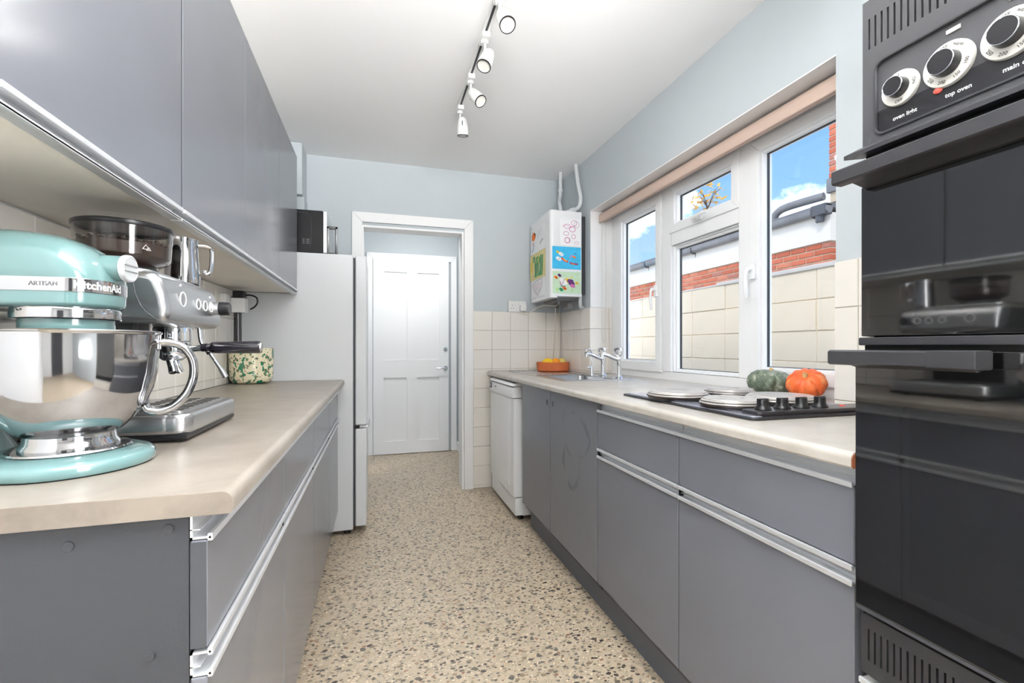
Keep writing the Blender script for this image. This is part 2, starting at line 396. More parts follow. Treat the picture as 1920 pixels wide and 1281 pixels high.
def weighted_normals(me, cs):
    # area-weighted corner normals, so large flat faces stay flat next to their bevels
    if len(me.vertices) > 60000: return
    F = [(p.normal.copy(), p.area) for p in me.polygons]
    vf = [[] for _ in me.vertices]
    for p in me.polygons:
        for v in p.vertices: vf[v].append(p.index)
    out = []
    for p in me.polygons:
        n0 = F[p.index][0]
        for v in p.vertices:
            n = Vector((0, 0, 0))
            for g in vf[v]:
                ng, a = F[g]
                if n0.dot(ng) > cs: n += ng*a
            out.append(n.normalized() if n.length > 1e-12 else n0)
    me.normals_split_custom_set(out)
def wloc(o):
    v = Vector((0, 0, 0))
    while o is not None: v += o.location; o = o.parent
    return v
def obj(name, b, m, parent=None, local=False, sharp=38, origin=None):
    """link a builder as one mesh object, given in world coordinates (or the parent's, if local); origin at its centre"""
    me = bpy.data.meshes.new(name); b.bm.to_mesh(me); b.bm.free()
    if len(me.vertices):
        lo = Vector([min(v.co[i] for v in me.vertices) for i in range(3)]); hi = Vector([max(v.co[i] for v in me.vertices) for i in range(3)])
        c = (lo+hi)/2
        if parent is None: c.z = lo.z
    else: c = Vector()
    me.transform(Matrix.Translation(-c))
    me.polygons.foreach_set('use_smooth', [True]*len(me.polygons))
    weighted_normals(me, math.cos(math.radians(sharp)))
    me.materials.append(MATS[m])
    o = bpy.data.objects.new(name, me); col.objects.link(o)
    if parent is not None:
        o.parent = parent; o.location = c if local else c-wloc(parent)
    else: o.location = c
    return o
def inst(src, parent, loc_world, rz=0):
    o = bpy.data.objects.new(src.name.split('.')[0], src.data); col.objects.link(o)
    o.parent = parent; o.location = Vector(loc_world)-wloc(parent); o.rotation_euler = (0, 0, rz)
    return o
def thing(name, label, cat, loc, group=None, rz=0):
    o = bpy.data.objects.new(name, None); col.objects.link(o); o.location = loc; o.rotation_euler.z = rz
    o.empty_display_size = .05
    return tag(o, label, cat, group)
def tag(o, label, cat, group=None):
    o['label'] = label; o['category'] = cat
    if group: o['group'] = group
    return o
def struct(o, label=None):
    o['kind'] = 'structure'
    if label: o['label'] = label
    return o
def sempty(name, loc, label=None):
    o = bpy.data.objects.new(name, None); col.objects.link(o); o.location = loc; o.empty_display_size = .05
    return struct(o, label)

def text_bm(txt, size, fn=None, bold=0.0):
    """filled text as a flat mesh in XY centred at 0; fn maps (x,y)->Vector"""
    c = bpy.data.curves.new('txt', 'FONT'); c.body = txt; c.size = size; c.align_x = 'CENTER'; c.align_y = 'CENTER'; c.offset = bold; c.resolution_u = 3
    o = bpy.data.objects.new('txt', c); col.objects.link(o)
    dg = bpy.context.evaluated_depsgraph_get(); me = bpy.data.meshes.new_from_object(o.evaluated_get(dg))
    bpy.data.objects.remove(o); bpy.data.curves.remove(c)
    b = B(); b.bm.from_mesh(me); bpy.data.meshes.remove(me)
    if fn:
        for v in b.bm.verts: v.co = fn(v.co.x, v.co.y)
    return b
def rrect(x0, x1, y0, y1, r, n=6):
    pts = []
    for cx, cy, a0 in ((x1-r, y1-r, 0), (x0+r, y1-r, 90), (x0+r, y0+r, 180), (x1-r, y0+r, 270)):
        for k in range(n+1):
            a = math.radians(a0+90*k/n); pts.append((cx+r*math.cos(a), cy+r*math.sin(a)))
    return pts

# ------------------------------------------------------------------ room shell
XL, XR, YB, YR, H = -.745, 1.435, 3.47, -2.6, 2.43
WX = 1.60                    # inner face of the window frame
WY0, WY1, WZ0, WZ1 = 1.139, 2.938, .90, 2.043
HY = 4.82                    # hall end wall
struct(obj('floor', B().box(-1.6, 1.75, YR-.1, HY+.2, -.1, 0), 'terrazzo'), 'cream terrazzo-pattern vinyl floor with brown and grey flecks')
struct(obj('ceiling', B().box(-1.6, 1.75, YR-.1, HY+.2, H, H+.12), 'ceiling_white'), 'plain white ceiling')
wall_left = struct(obj('wall_left', B().box(XL-.15, XL, YR, YB+.12, 0, H), 'wall_white'))
wr = B()
for q in ((YR, WY0, 0, H), (WY1, YB+.12, 0, H), (WY0, WY1, 0, .87), (WY0, WY1, WZ1, H)): wr.box(XR, XR+.26, q[0], q[1], q[2], q[3])
wall_right = struct(obj('wall_right', wr, 'wall_blue'), 'pale blue-grey window wall')
obj('reveal_soffit', B().box(XR-.0005, WX+.001, WY0, WY1, WZ1-.004, WZ1+.001), 'gloss_white', wall_right)
obj('reveal_side', B().box(XR-.0005, WX+.001, WY1-.004, WY1+.001, 1.365, WZ1-.004), 'gloss_white', wall_right)
DX0, DX1, DZ = -.10, .62, 1.965      # doorway clear opening
wb = B(); wb.box(XL, DX0, YB, YB+.12, 0, H); wb.box(DX1, XR, YB, YB+.12, 0, H); wb.box(DX0, DX1, YB, YB+.12, DZ, H)
wall_back = struct(obj('wall_back', wb, 'wall_blue'), 'pale blue-grey end wall with doorway')
wq = B(); wq.box(XL-.15, -.15, YR-.12, YR, 0, H); wq.box(.65, XR+.26, YR-.12, YR, 0, H); wq.box(-.15, .65, YR-.12, YR, 2.05, H)
struct(obj('wall_rear', wq, 'wall_white'))
rd = sempty('door_2', (.25, YR-.06, 0), 'dark door behind the camera')
obj('door_leaf', B().box(-.15, .65, YR-.09, YR-.05, 0, 2.05, .003), 'gutter_dark', rd)
obj('door_knob', B().ell((.57, YR-.03, 1.0), .025, .025, .025).cyl((.57, YR-.05, 1.0), (.57, YR-.03, 1.0), .01), 'chrome', rd)
struct(obj('wall_hall_end', B().box(-1.5, 1.7, HY, HY+.12, 0, H), 'wall_blue'))
struct(obj('wall_hall_right', B().box(.815, .93, YB+.12, HY, 0, H), 'wall_blue'))
struct(obj('wall_hall_left', B().box(-1.5, -1.38, YB+.12, HY, 0, H), 'wall_blue'))
# boxed-in pipes in the far left corner
bx = sempty('trim_3', (-.6, 3.37, 0), 'pale boxed-in pipe column in the far left corner')
obj('upper_boxing', B().box(XL, -.473, 3.27, YB, 2.085, H, .012), 'wall_blue', bx)
obj('lower_boxing', B().box(XL, -.468, 3.315, YB, 0, 2.09, .004), 'wall_blue', bx)

# tiles: every tile a child of its wall
TS = .149
def tile_mesh(ax):
    b = B(); h = TS/2-.001
    if ax == 'x': b.box(-.004, .004, -h, h, -h, h, .0018, 1)
    else: b.box(-h, h, -.004, .004, -h, h, .0018, 1)
    return b
def tile_field(wall, ax, plane, u0, u1, z_top, z_bot, side):
    """tiles on plane ax=plane from u0 to u1; cut tiles at the ends get their own mesh"""
    g = B()
    if ax == 'x': g.box(*sorted((plane, plane+side*.004)), u0, u1, z_bot, z_top)
    else: g.box(u0, u1, *sorted((plane, plane+side*.004)), z_bot, z_top)
    obj('grout', g, 'grout', wall)
    proto = None; u = u0
    while u < u1-.02:
        w = min(TS, u1-u); z = z_top
        while z > z_bot+.015:
            hh = min(TS, z-z_bot); c = plane+side*.005
            if w == TS and hh == TS and proto:
                inst(proto, wall, (c, u+TS/2, z-TS/2) if ax == 'x' else (u+TS/2, c, z-TS/2))
            else:
                b = B(); q = (u+.001, u+w-.001, z-hh+.001, z-.001)
                if ax == 'x': b.box(c-.004, c+.004, q[0], q[1], q[2], q[3], .0018, 1)
                else: b.box(q[0], q[1], c-.004, c+.004, q[2], q[3], .0018, 1)
                o = obj('tile', b, 'tile_cream', wall)
                if w == TS and hh == TS: proto = o
            z -= hh
        u += w
tile_field(wall_back, 'y', YB, .703, .703+TS, 1.364, 0, -1)
tile_field(wall_back, 'y', YB, .703+TS, XR-.008, 1.364, .9, -1)
tile_field(wall_right, 'x', XR, WY1, YB-.009, 1.364, .9, -1)
tile_field(wall_right, 'x', XR, .614, WY0, 1.364, .9, -1)
tile_field(wall_right, 'y', WY1, XR-.008, WX, 1.364, .9, -1)
tile_field(wall_left, 'x', XL, .69, 2.79, 1.384, .9, 1)

# doorway architrave and lining
tr = sempty('trim_1', (.26, YB, 0), 'white painted architrave around the kitchen doorway')
def casing(parent, x0, x1, zt, y, w, m='gloss_white'):
    """moulded mitred architrave: outer edge x0..x1, top zt, standing proud of plane y"""
    for nm, q in (('architrave_left', [(x0, 0), (x0+w, 0), (x0+w, zt-w), (x0, zt)]), ('architrave_right', [(x1, 0), (x1, zt), (x1-w, zt-w), (x1-w, 0)]), ('architrave_head', [(x0, zt), (x0+w, zt-w), (x1-w, zt-w), (x1, zt)])):
        b = B().prism(q, 'y', y-.022, y, .003)
        obj(nm, b, m, parent)
casing(tr, -.176, .703, 2.055, YB, .07)
obj('lining_left', B().box(DX0-.012, DX0+.004, YB-.012, YB+.13, 0, DZ, .002), 'gloss_white', tr)
obj('lining_right', B().box(DX1-.004, DX1+.012, YB-.012, YB+.13, 0, DZ, .002), 'gloss_white', tr)
obj('lining_head', B().box(DX0, DX1, YB-.012, YB+.13, DZ-.016, DZ, .002), 'gloss_white', tr)
t2 = sempty('trim_2', (.34, HY, 0), 'white painted frame of the hall door')
casing(t2, -.105, .80, 2.035, HY, .06)
d1 = sempty('door_1', (.335, HY-.03, 0), 'white four-panel door at the end of the hall')
db = B(); D0, D1, DT = -.043, .713, 1.972
yy = (HY-.04, HY-.002)
for q in ((D0, .062, 0, DT), (.288, .389, 0, DT), (.613, D1, 0, DT), (.062, .288, 1.845, DT), (.389, .613, 1.845, DT), (.062, .288, .776, .954), (.389, .613, .776, .954), (.062, .288, 0.006, .132), (.389, .613, .006, .132)):
    db.box(q[0], q[1], yy[0], yy[1], max(q[2], .006), q[3])
obj('door_leaf', db, 'gloss_white', d1)
for x0, x1 in ((.062, .288), (.389, .613)):
    for z0, z1 in ((.132, .776), (.954, 1.845)):
        obj('door_panel', B().box(x0-.002, x1+.002, HY-.026, HY-.004, z0-.002, z1+.002), 'gloss_white', d1)
hd = obj('lever_handle', B().cyl((.677, HY-.04, .866), (.677, HY-.085, .866), .009).tube([(.685, HY-.085, .866), (.64, HY-.087, .866), (.585, HY-.08, .866)], .008), 'chrome', d1)
obj('rose', B().cyl((.677, HY-.04, .866), (.677, HY-.048, .866), .024, bev=.002), 'chrome', d1)
obj('lock', B().cyl((.677, HY-.04, 1.062), (.677, HY-.05, 1.062), .022, bev=.003), 'chrome', d1)
struct(obj('baseboard_hall', B().box(.80, .816, YB+.13, HY-.001, 0, .09, .004), 'gloss_white'))
struct(obj('baseboard_hall_end', B().box(.795, .815, HY-.02, HY, 0, .09, .004), 'gloss_white'))

# ------------------------------------------------------------------ window
win = sempty('window_1', (WX, 2.04, .9), 'white plastic window of three lights with a small top-hung light')
fx0, fx1 = WX, WX+.07
def ring(b, u0, u1, v0, v1, w, x0, x1, bev=.003):
    for q in mitre_pieces(u0, u1, v0, v1, w): b.prism(q, 'x', x0, x1, bev)
    return b
fr = B()
fr.box(fx0, fx1, WY0, WY1, .90, .945); fr.box(fx0, fx1, WY0, WY1, 1.985, WZ1); fr.box(fx0, fx1, 2.835, WY1, .945, 1.985); fr.box(fx0, fx1, WY0, WY0+.045, .945, 1.985)
obj('outer_frame', fr, 'upvc', win)
obj('mullion', B().box(fx0-.004, fx1, 2.245, 2.325, .9455, 1.9845, .004), 'upvc', win)
obj('mullion', B().box(fx0-.004, fx1, 1.665, 1.735, .9455, 1.9845, .004), 'upvc', win)
obj('transom', B().box(fx0-.003, fx1, 1.736, 2.244, 1.662, 1.735, .004), 'upvc', win)
def sash(y0, y1, z0, z1, w, x=WX-.012, name='sash'):
    x1 = WX+.058
    s_ = obj(name, ring(B(), y0, y1, z0, z1, w, x, x1), 'upvc', win)
    g = .012; q = w-.0005
    obj('glazing_bead', ring(B(), y0+q, y1-q, z0+q, z1-q, g, x+.014, x1-.01, .002), 'upvc', s_)
    q2 = q+g-.0005
    obj('gasket', ring(B(), y0+q2, y1-q2, z0+q2, z1-q2, .003, x+.034, x+.046, 0), 'gasket', s_)
    obj('pane', B().box(x+.04, x+.044, y0+q2, y1-q2, z0+q2, z1-q2), 'pane_glass', s_)
    return s_
s_far = sash(2.33, 2.84, .94, 1.99, .055)
s_near = sash(1.18, 1.66, .94, 1.99, .05)
s_fan = sash(1.73, 2.25, 1.73, 1.99, .045)
s_mid = sash(1.737, 2.243, .947, 1.660, .006, WX+.01, 'fixed_light')
def whandle(par, y, z, kind):
    b = B()
    if kind == 'v':
        b.box(WX-.03, WX-.012, y-.014, y+.014, z-.035, z+.035, .005)
        b.tube([(WX-.03, y, z+.01), (WX-.052, y, z+.005), (WX-.058, y+.002, z-.04), (WX-.05, y+.004, z-.115)], [.011, .011, .01, .0095, .009, .008, .0075, .007, .008, .009, .0095, .009, .006], 10, 4)
    else:
        b.box(WX-.03, WX-.012, y-.035, y+.035, z-.014, z+.014, .005)
        b.tube([(WX-.03, y+.01, z), (WX-.05, y+.0, z-.002), (WX-.054, y-.05, z+.004), (WX-.046, y-.1, z+.006)], .009, 10, 4)
    return obj('window_handle', b, 'upvc' if kind != 'vg' else 'alu', par)
whandle(s_far, 2.362, 1.42, 'v'); whandle(s_near, 1.636, 1.42, 'v'); whandle(s_fan, 2.0, 1.752, 'h')
# roller blind
bl = thing('roller_blind', 'rolled-up peach roller blind at the top of the window', 'blind', (1.525, 2.04, 1.94))
obj('fabric_roll', B().cyl((1.525, WY0+.012, 2.0), (1.525, WY1-.012, 2.0), .031, seg=28), 'blind', bl)
obj('fabric_hem', B().box(1.493, 1.497, WY0+.02, WY1-.02, 1.966, 1.998, .001).cyl((1.495, WY0+.02, 1.964), (1.495, WY1-.02, 1.964), .005, seg=10), 'blind', bl)
obj('bracket', B().box(1.50, 1.56, WY1-.013, WY1-.006, 1.95, 2.04, .003), 'plastic_white', bl)
obj('bracket', B().box(1.50, 1.56, WY0+.002, WY0+.009, 1.95, 2.04, .003), 'plastic_white', bl)
obj('bead_chain', B().tube([(1.545, 2.918, 1.98), (1.545, 2.918, 1.6), (1.545, 2.917, 1.16), (1.54, 2.916, 1.125), (1.53, 2.916, 1.115), (1.52, 2.916, 1.125), (1.515, 2.917, 1.16), (1.515, 2.918, 1.98)], .0022, 6), 'plastic_white', bl)

# ------------------------------------------------------------------ outside
struct(obj('ground', B().box(1.7, 16, -6, 22, -.2, -.1), 'concrete'), 'pale concrete yard')
# painted block garden wall
GX = 3.0
gw = thing('garden_wall', 'cream painted blockwork garden wall outside the window', 'wall', (GX+.1, 4, -.1))
obj('wall_core', B().box(GX+.006, GX+.2, 1.63, 9, -.1, 1.648), 'render_cream', gw)
proto = obj('block', B().box(GX-.004, GX+.02, 1.64, 2.083, 1.43, 1.648, .006), 'render_cream', gw)
BL, BH = .447, .224
for r in range(6):
    for k in range(12):
        if r == 0 and k == 0: continue
        y = 1.63+(k+.5)*BL+(r % 2)*BL/2-(BL/2 if r % 2 else 0); z = 1.539-r*BH
        o = inst(proto, gw, (GX+.008+random.uniform(-.004, .004), y+random.uniform(-.004, .004), z))
obj('coping', B().box(GX-.012, GX+.21, 3.52, 9, 1.644, 1.660, .005), 'render_white', gw)
obj('coping', B().box(GX-.016, GX+.21, 1.62, 3.518, 1.644, 1.676, .005), 'render_white', gw)
# neighbour's low brick building
NX = 5.2
ny0 = 2.62*5.2/3.5
nb = thing('neighbour_building', 'low red brick outbuilding with white fascia behind the garden wall', 'building', (NX+1, 8, -.1))
NY0 = 4.20; NY1 = 14
obj('wall_core', B().box(NX+.012, NX+2.5, NY0+.012, NY1, -.1, 2.36), 'mortar', nb)
protos = [obj('brick', B().box(-.1045, .1045, -.051, .051, -.0300, .0300, .003, 1), 'brick_%d' % i, nb, local=True) for i in range(4)]
first = [True]*4
def brick(x, y, z, along, L_=.215):
    i = random.choice((0, 0, 0, 1, 1, 2, 3))
    o = protos[i]
    if first[i]: first[i] = False
    else: o = bpy.data.objects.new('brick', protos[i].data); col.objects.link(o); o.parent = nb
    o.location = Vector((x, y, z))-wloc(nb); o.rotation_euler = (0, 0, PI/2 if along == 'y' else 0)
    o.scale = (L_/.215, 1, 1)
for r in range(6):
    z = 2.32-r*.075
    k = 0; y = NY0
    while y < 11:
        L_ = .1025 if (r % 2 == 0 and y == NY0) else .215
        brick(NX+.051, y+L_/2, z, 'y', L_); y += L_+.01
    x = NX+ (.1125 if r % 2 else .225)
    while x < NX+.9:
        brick(x+.1075, NY0+.051, z, 'x'); x += .225
fas = obj('fascia', B().box(NX-.02, NX+2.5, NY0-.02, NY1, 2.36, 2.70, .006), 'render_white', nb)
gut = B()
gp = [(NX-.11, 2.765), (NX-.11, 2.72), (NX-.095, 2.69), (NX-.065, 2.675), (NX-.035, 2.69), (NX-.02, 2.72), (NX-.02, 2.765)]
gut.prism(gp, 'y', NY0-.05, NY1)
go = obj('gutter', gut, 'gutter_grey', nb)
for y in (4.35, 5.25, 6.6, 8.0):
    obj('gutter_bracket', B().tube([(NX-.12, y, 2.76), (NX-.11, y, 2.685), (NX-.065, y, 2.665), (NX-.02, y, 2.67), (NX-.01, y, 2.60)], .012, 8, 3), 'gutter_dark', nb)
obj('gutter_outlet', B().cyl((NX-.065, 4.28, 2.70), (NX-.065, 4.28, 2.60), .045).box(NX-.12, NX+.0, 4.17, 4.36, 2.67, 2.80, .01), 'gutter_dark', nb)
obj('roof', B().prism([(NX-.09, 2.755), (NX-.09, 2.80), (NX+2.4, 2.98), (NX+2.4, 2.755)], 'y', NY0-.03, NY1), 'slate', nb)
obj('vent_pipe', B().tube([(NX+.0, 5.02, 2.78), (NX+.0, 5.0, 2.86), (NX+.0, 4.93, 2.915), (NX+.0, 4.8, 2.935), (NX+.05, 4.55, 2.945), (NX+.1, 4.36, 2.95)], .05, 14, 4), 'gutter_grey', nb)
# tall brick wall rising behind it
CX, CY1 = 5.45, 4.42
tall = obj('tall_wall', B().box(CX+.012, CX+2, 2.4, CY1-.012, 2.9, 5.2), 'mortar', nb)
obj('lead_flashing', B().box(CX-.02, CX+.05, 2.4, CY1+.02, 3.02, 3.2, .006), 'gutter_grey', nb)
for r in range(24):
    z = 3.24+r*.075; y = CY1; k = 0
    while y > 3.35:
        L_ = .1025 if (r % 2 == 0 and k == 0) else .215
        brick(CX+.051, y-L_/2, z, 'y', L_); y -= L_+.01; k += 1
# trees beyond
def tree(name, label, c, n, rad, m, trunk=True):
    t = thing(name, label, 'tree', (c[0], c[1], -.1))
    b = B(); tb = bmesh.new()
    for _ in range(n):
        while True:
            p = Vector((random.uniform(-1, 1), random.uniform(-1, 1), random.uniform(-1, 1)))
            if p.length < 1: break
        q = Vector((c[0]+p.x*rad[0], c[1]+p.y*rad[1], c[2]+p.z*rad[2])); s_ = random.uniform(.05, .11)
        a = Vector((random.gauss(0, 1), random.gauss(0, 1), random.gauss(0, 1))).normalized(); d = a.orthogonal().normalized()
        tb.faces.new([tb.verts.new(q+a*s_), tb.verts.new(q+d*s_*.5), tb.verts.new(q-a*s_), tb.verts.new(q-d*s_*.5)])
    b.merge(tb)
    f_ = obj('foliage', b, m, t); f_['kind'] = 'stuff'
    tb = B(); tb.tube([(c[0], c[1], -.1), (c[0]+.05, c[1], c[2]*.5), (c[0], c[1]+.05, c[2])], [.06, .04, .012], 10)
    for k in range(8):
        a = random.uniform(0, 2*PI); e_ = Vector((c[0]+math.cos(a)*rad[0]*.8, c[1]+math.sin(a)*rad[1]*.8, c[2]+random.uniform(-.3, .8)*rad[2]))
        tb.tube([(c[0], c[1], c[2]-rad[2]*.5), tuple((Vector((c[0], c[1], c[2]))+e_)/2), tuple(e_)], [.012, .008, .004], 6)
    obj('trunk', tb, 'bark', t)
    return t
tree('leafy_tree', 'yellow-green tree showing just above the gutter behind the outbuilding', (9.6, 11.6, 3.95), 1700, (.9, 1.6, .8), 'leaf_green')
tree('autumn_tree', 'small tree with golden autumn leaves seen through the top window light', (7.9, 9.6, 4.75), 130, (.28, .5, .42), 'leaf_autumn')

# ------------------------------------------------------------------ aluminium handle rails (profile in outward o, z)
def rail(y0, y1, face, out, z0, z1, top_lip, bottom_lip=True):
    """channel along y; face: x of the carcass front, out = +1/-1 outward direction in x"""
    b = B(); X = lambda a, c_: sorted((face+out*a, face+out*c_))
    def bx_(o0, o1, za, zb, bv=.0): q = X(o0, o1); b.box(q[0], q[1], y0, y1, za, zb, bv)
    bx_(0, .003, z0, z1)
    if bottom_lip: bx_(0, .0245, z0, z0+.003); bx_(.0195, .0265, z0-.004, z0+.007, .0022); bx_(0, .012, z0+.012, z0+.0135)
    if top_lip: bx_(0, .0245, z1-.003, z1); bx_(.0195, .0265, z1-.007, z1+.004, .0022)
    else: bx_(0, .012, z1-.003, z1)
    return b

# ------------------------------------------------------------------ left base units and worktop
LF = -.218; LC = LF-.020
LE = [.70, 1.229, 1.762, 2.315, 2.79]
pos = ['nearest the camera', 'under the mixer and coffee machine end, second from the camera', 'third from the camera', 'beside the fridge']
for i in range(4):
    y0, y1 = LE[i], LE[i+1]
    t = thing('base_cabinet', 'grey left-hand base cabinet with drawer over door, '+['nearest the camera', 'second from the camera', 'third from the camera', 'beside the white fridge'][i], 'cabinet', (-.48, (y0+y1)/2, 0), 'left base cabinets')
    obj('carcass', B().box(XL+.005, LC-.001, y0+.0005, y1-.0005, .12, .869), 'grey_panel_shaded' if i == 0 else 'grey_edge', t)
    obj('plinth', B().box(-.33, -.29, y0, y1, 0, .12), 'plinth_grey', t)
    g = .0015
    dr = obj('drawer_front', B().box(LC, LF, y0+g, y1-g, .688, .832, .0015, 1), 'grey_front', t)
    obj('handle_rail', rail(y0+g, y1-g, LC, 1, .834, .868, False), 'alu', dr)
    do = obj('door', B().box(LC, LF, y0+g, y1-g, .15, .650, .0015, 1), 'grey_front', t)
    obj('handle_rail', rail(y0+g, y1-g, LC, 1, .652, .684, True), 'alu', do)
    if i: obj('gap_shade', B().box(LC, LF-.0015, y0-.0014, y0+.0014, .15, .832), 'void_black', t)  # black filler painting the shade in the gap between fronts
    if i == 0:
        obj('drawer_edge', B().box(LC+.0005, LF-.0008, y0+.0004, y0+.0014, .69, .83), 'grey_edge', dr)
        for x, z in ((-.368, .842), (-.262, .852), (-.283, .69)):
            obj('screw_cap', B().cyl((x, y0+.001, z), (x, y0-.0018, z), .0065, bev=.0008, seg=20), 'grey_panel_shaded', t)
def front_profile(x_back, x_front, z0, z1, r, out):
    # rounded upper nose, slightly rounded lower edge; list of (x,z)
    P = [(x_back, z0), (x_back, z1)]
    for k in range(9):
        a = PI/2*(1-k/8); P.append((x_front-out*r+out*r*math.cos(a), z1-r+r*math.sin(a)))
    P += [(x_front, z0+.004), (x_front-out*.004, z0)]
    return P
wt = thing('worktop', 'long beige laminate worktop on the left holding the mixer and coffee machine', 'worktop', (-.46, 1.74, .87))
obj('slab', B().prism(front_profile(XL+.009, -.183, .87, .90, .014, 1), 'y', .685, 2.80), 'worktop', wt)
obj('end_strip', B().prism(front_profile(XL+.012, -.1835, .8705, .8995, .0138, 1), 'y', .6842, .686), 'worktop_end_shaded', wt)

# ------------------------------------------------------------------ left wall units
UF = -.432; UC = UF-.020
UE = [.69, 1.228, 1.752, 2.305, 2.796]
for i in range(4):
    y0, y1 = UE[i], UE[i+1]
    t = thing('wall_cabinet', 'grey wall cabinet on the left, '+['nearest the camera above the mixer', 'second from the camera above the coffee machine', 'third from the camera', 'farthest, next to the microwave'][i], 'cabinet', (-.6, (y0+y1)/2, 1.385), 'left wall cabinets')
    obj('carcass', B().box(XL+.002, UC-.001, y0+.0005, y1-.0005, 1.388, 2.15), 'cream_board', t)
    if i: q = .0033 if i == 1 else .0013; obj('gap_shade', B().box(UC-.0005, UF-.0015, y0-q, y0+q, 1.41, 2.149), 'void_black', t)  # black filler standing for the shade between neighbouring doors
    g0 = .0015 if i != 1 else .0035; g1 = .0015 if i != 0 else .0035
    d = obj('door', B().box(UC, UF, y0+g0, y1-g1, 1.407, 2.15, .0015, 1), 'grey_front', t)
    b = B()
    b.box(UC-.001, UC+.002, y0+g0, y1-g1, 1.384, 1.407); b.box(UC, UF+.002, y0+g0, y1-g1, 1.4035, 1.4065); b.box(UF-.003, UF+.005, y0+g0, y1-g1, 1.398, 1.408, .0022)
    b.box(UC-.004, UF-.001, y0+g0, y1-g1, 1.380, 1.3835); b.box(UF-.007, UF-.001, y0+g0, y1-g1, 1.379, 1.387, .002)
    obj('handle_rail', b, 'alu', d)
    if i == 3: obj('end_panel', B().box(XL+.002, UC, y1-.0005, y1+.001, 1.386, 2.15), 'grey_panel_shaded', t)
    if i == 0: obj('end_panel', B().box(XL+.002, UC, y0-.001, y0+.0005, 1.386, 2.15), 'grey_panel_shaded', t)

# ------------------------------------------------------------------ right base units, dishwasher, worktop
RF = .840; RC = .860
def hole_front(b, x0, x1, y0, y1, z0, z1, cy, cz, r, n=24):
    s_ = r*1.6
    b.box(x0, x1, y0, cy-s_, z0, z1); b.box(x0, x1, cy+s_, y1, z0, z1); b.box(x0, x1, cy-s_, cy+s_, z0, cz-s_); b.box(x0, x1, cy-s_, cy+s_, cz+s_, z1)
    t = bmesh.new(); R = []
    for xx in (x0, x1):
        inn = []; out_ = []
        for k in range(n):
            a = 2*PI*(k+.5)/n; c_, s2 = math.cos(a), math.sin(a); m_ = max(abs(c_), abs(s2))
            inn.append(t.verts.new((xx, cy+r*c_, cz+r*s2))); out_.append(t.verts.new((xx, cy+s_*c_/m_, cz+s_*s2/m_)))
        R.append((inn, out_))
    for k in range(n):
        k2 = (k+1) % n
        for inn, out_ in R: t.faces.new((inn[k], inn[k2], out_[k2], out_[k]))
        t.faces.new((R[0][0][k], R[0][0][k2], R[1][0][k2], R[1][0][k]))
    bmesh.ops.recalc_face_normals(t, faces=t.faces[:])
    return b.merge(t)
su = thing('sink_cabinet', 'grey two-door sink cabinet with finger holes beside the dishwasher', 'cabinet', (1.1, 2.15, 0))
sc_ = B(); SY0, SY1 = 1.655, 2.64
sc_.box(RC, 1.42, SY0, SY0+.016, .12, .868); sc_.box(RC, 1.42, SY1-.016, SY1, .12, .868); sc_.box(RC, 1.42, SY0, SY1, .12, .136); sc_.box(1.405, 1.42, SY0, SY1, .12, .868); sc_.box(RC, RC+.016, SY0, SY1, .85, .868)
obj('carcass', sc_, 'void_black' if False else 'grey_edge', su)
obj('plinth', B().box(.893, .91, SY0, SY1, 0, .125), 'plinth_grey', su)
obj('door', hole_front(B(), RF, RC, SY0+.002, 2.1755, .15, .866, 2.145, .803, .0135), 'grey_smeared', su)['label'] = 'grey door with dried wipe marks'
obj('door', hole_front(B(), RF, RC, 2.1795, SY1-.001, .15, .866, 2.225, .803, .0135), 'grey_front', su)
for i, (y0, y1) in enumerate(((1.145, 1.655), (.63, 1.145))):
    t = thing('base_cabinet', ['grey drawer cabinet between the sink cabinet and the oven-side cabinet', 'grey drawer cabinet under the hob, right beside the black oven'][i], 'cabinet', (1.1, (y0+y1)/2, 0), 'right drawer cabinets')
    obj('carcass', B().box(RC+.001, 1.42, y0+.0005, y1-.0005, .12, .868), 'grey_edge', t)
    obj('plinth', B().box(.893, .91, y0, y1, 0, .125), 'plinth_grey', t)
    g = .002
    dr = obj('drawer_front', B().box(RF, RC, y0+g, y1-g, .688, .832, .0015, 1), 'grey_front', t)
    obj('handle_rail', rail(y0+g, y1-g, RC, -1, .834, .868, False), 'alu', dr)
    do = obj('door', B().box(RF, RC, y0+g, y1-g, .15, .650, .0015, 1), 'grey_front', t)
    obj('handle_rail', rail(y0+g, y1-g, RC, -1, .652, .684, True), 'alu', do)

    obj('gap_shade', B().box(RF+.0015, RC, y1-.0018, y1, .15, .832), 'void_black', t)  # black filler for the shaded gap beside the fronts
dw = thing('dishwasher', 'white freestanding dishwasher under the far end of the worktop', 'dishwasher', (1.1, 3.04, 0))
y0, y1 = 2.73, 3.34
obj('body', B().box(.868, 1.40, y0+.004, y1-.004, .03, .852, .004), 'appliance_white', dw)
dd = obj('door', B().box(.812, .868, y0, y1, .15, .765, .006), 'appliance_white', dw)
obj('raised_panel', B().box(.808, .815, y0+.10, y1-.06, .20, .755, .006), 'appliance_white', dd)
cp = obj('control_panel', B().prism([(.868, .768), (.868, .838), (.822, .838), (.806, .828), (.802, .80), (.804, .768)], 'y', y0, y1, .006), 'appliance_white', dw)
obj('top_cover', B().prism([(.872, .840), (.872, .862), (.835, .862), (.815, .855), (.806, .842), (.808, .840)], 'y', y0, y1, .005), 'appliance_white', dw)
obj('power_button', B().box(.797, .805, y1-.075, y1-.03, .79, .826, .004), 'gutter_dark', cp)
obj('display', B().box(.7955, .798, y1-.065, y1-.04, .80, .818, .001), 'alu', cp)
obj('badge', B().box(.800, .8035, y1-.2, y1-.17, .806, .812), 'grey_mark', cp)
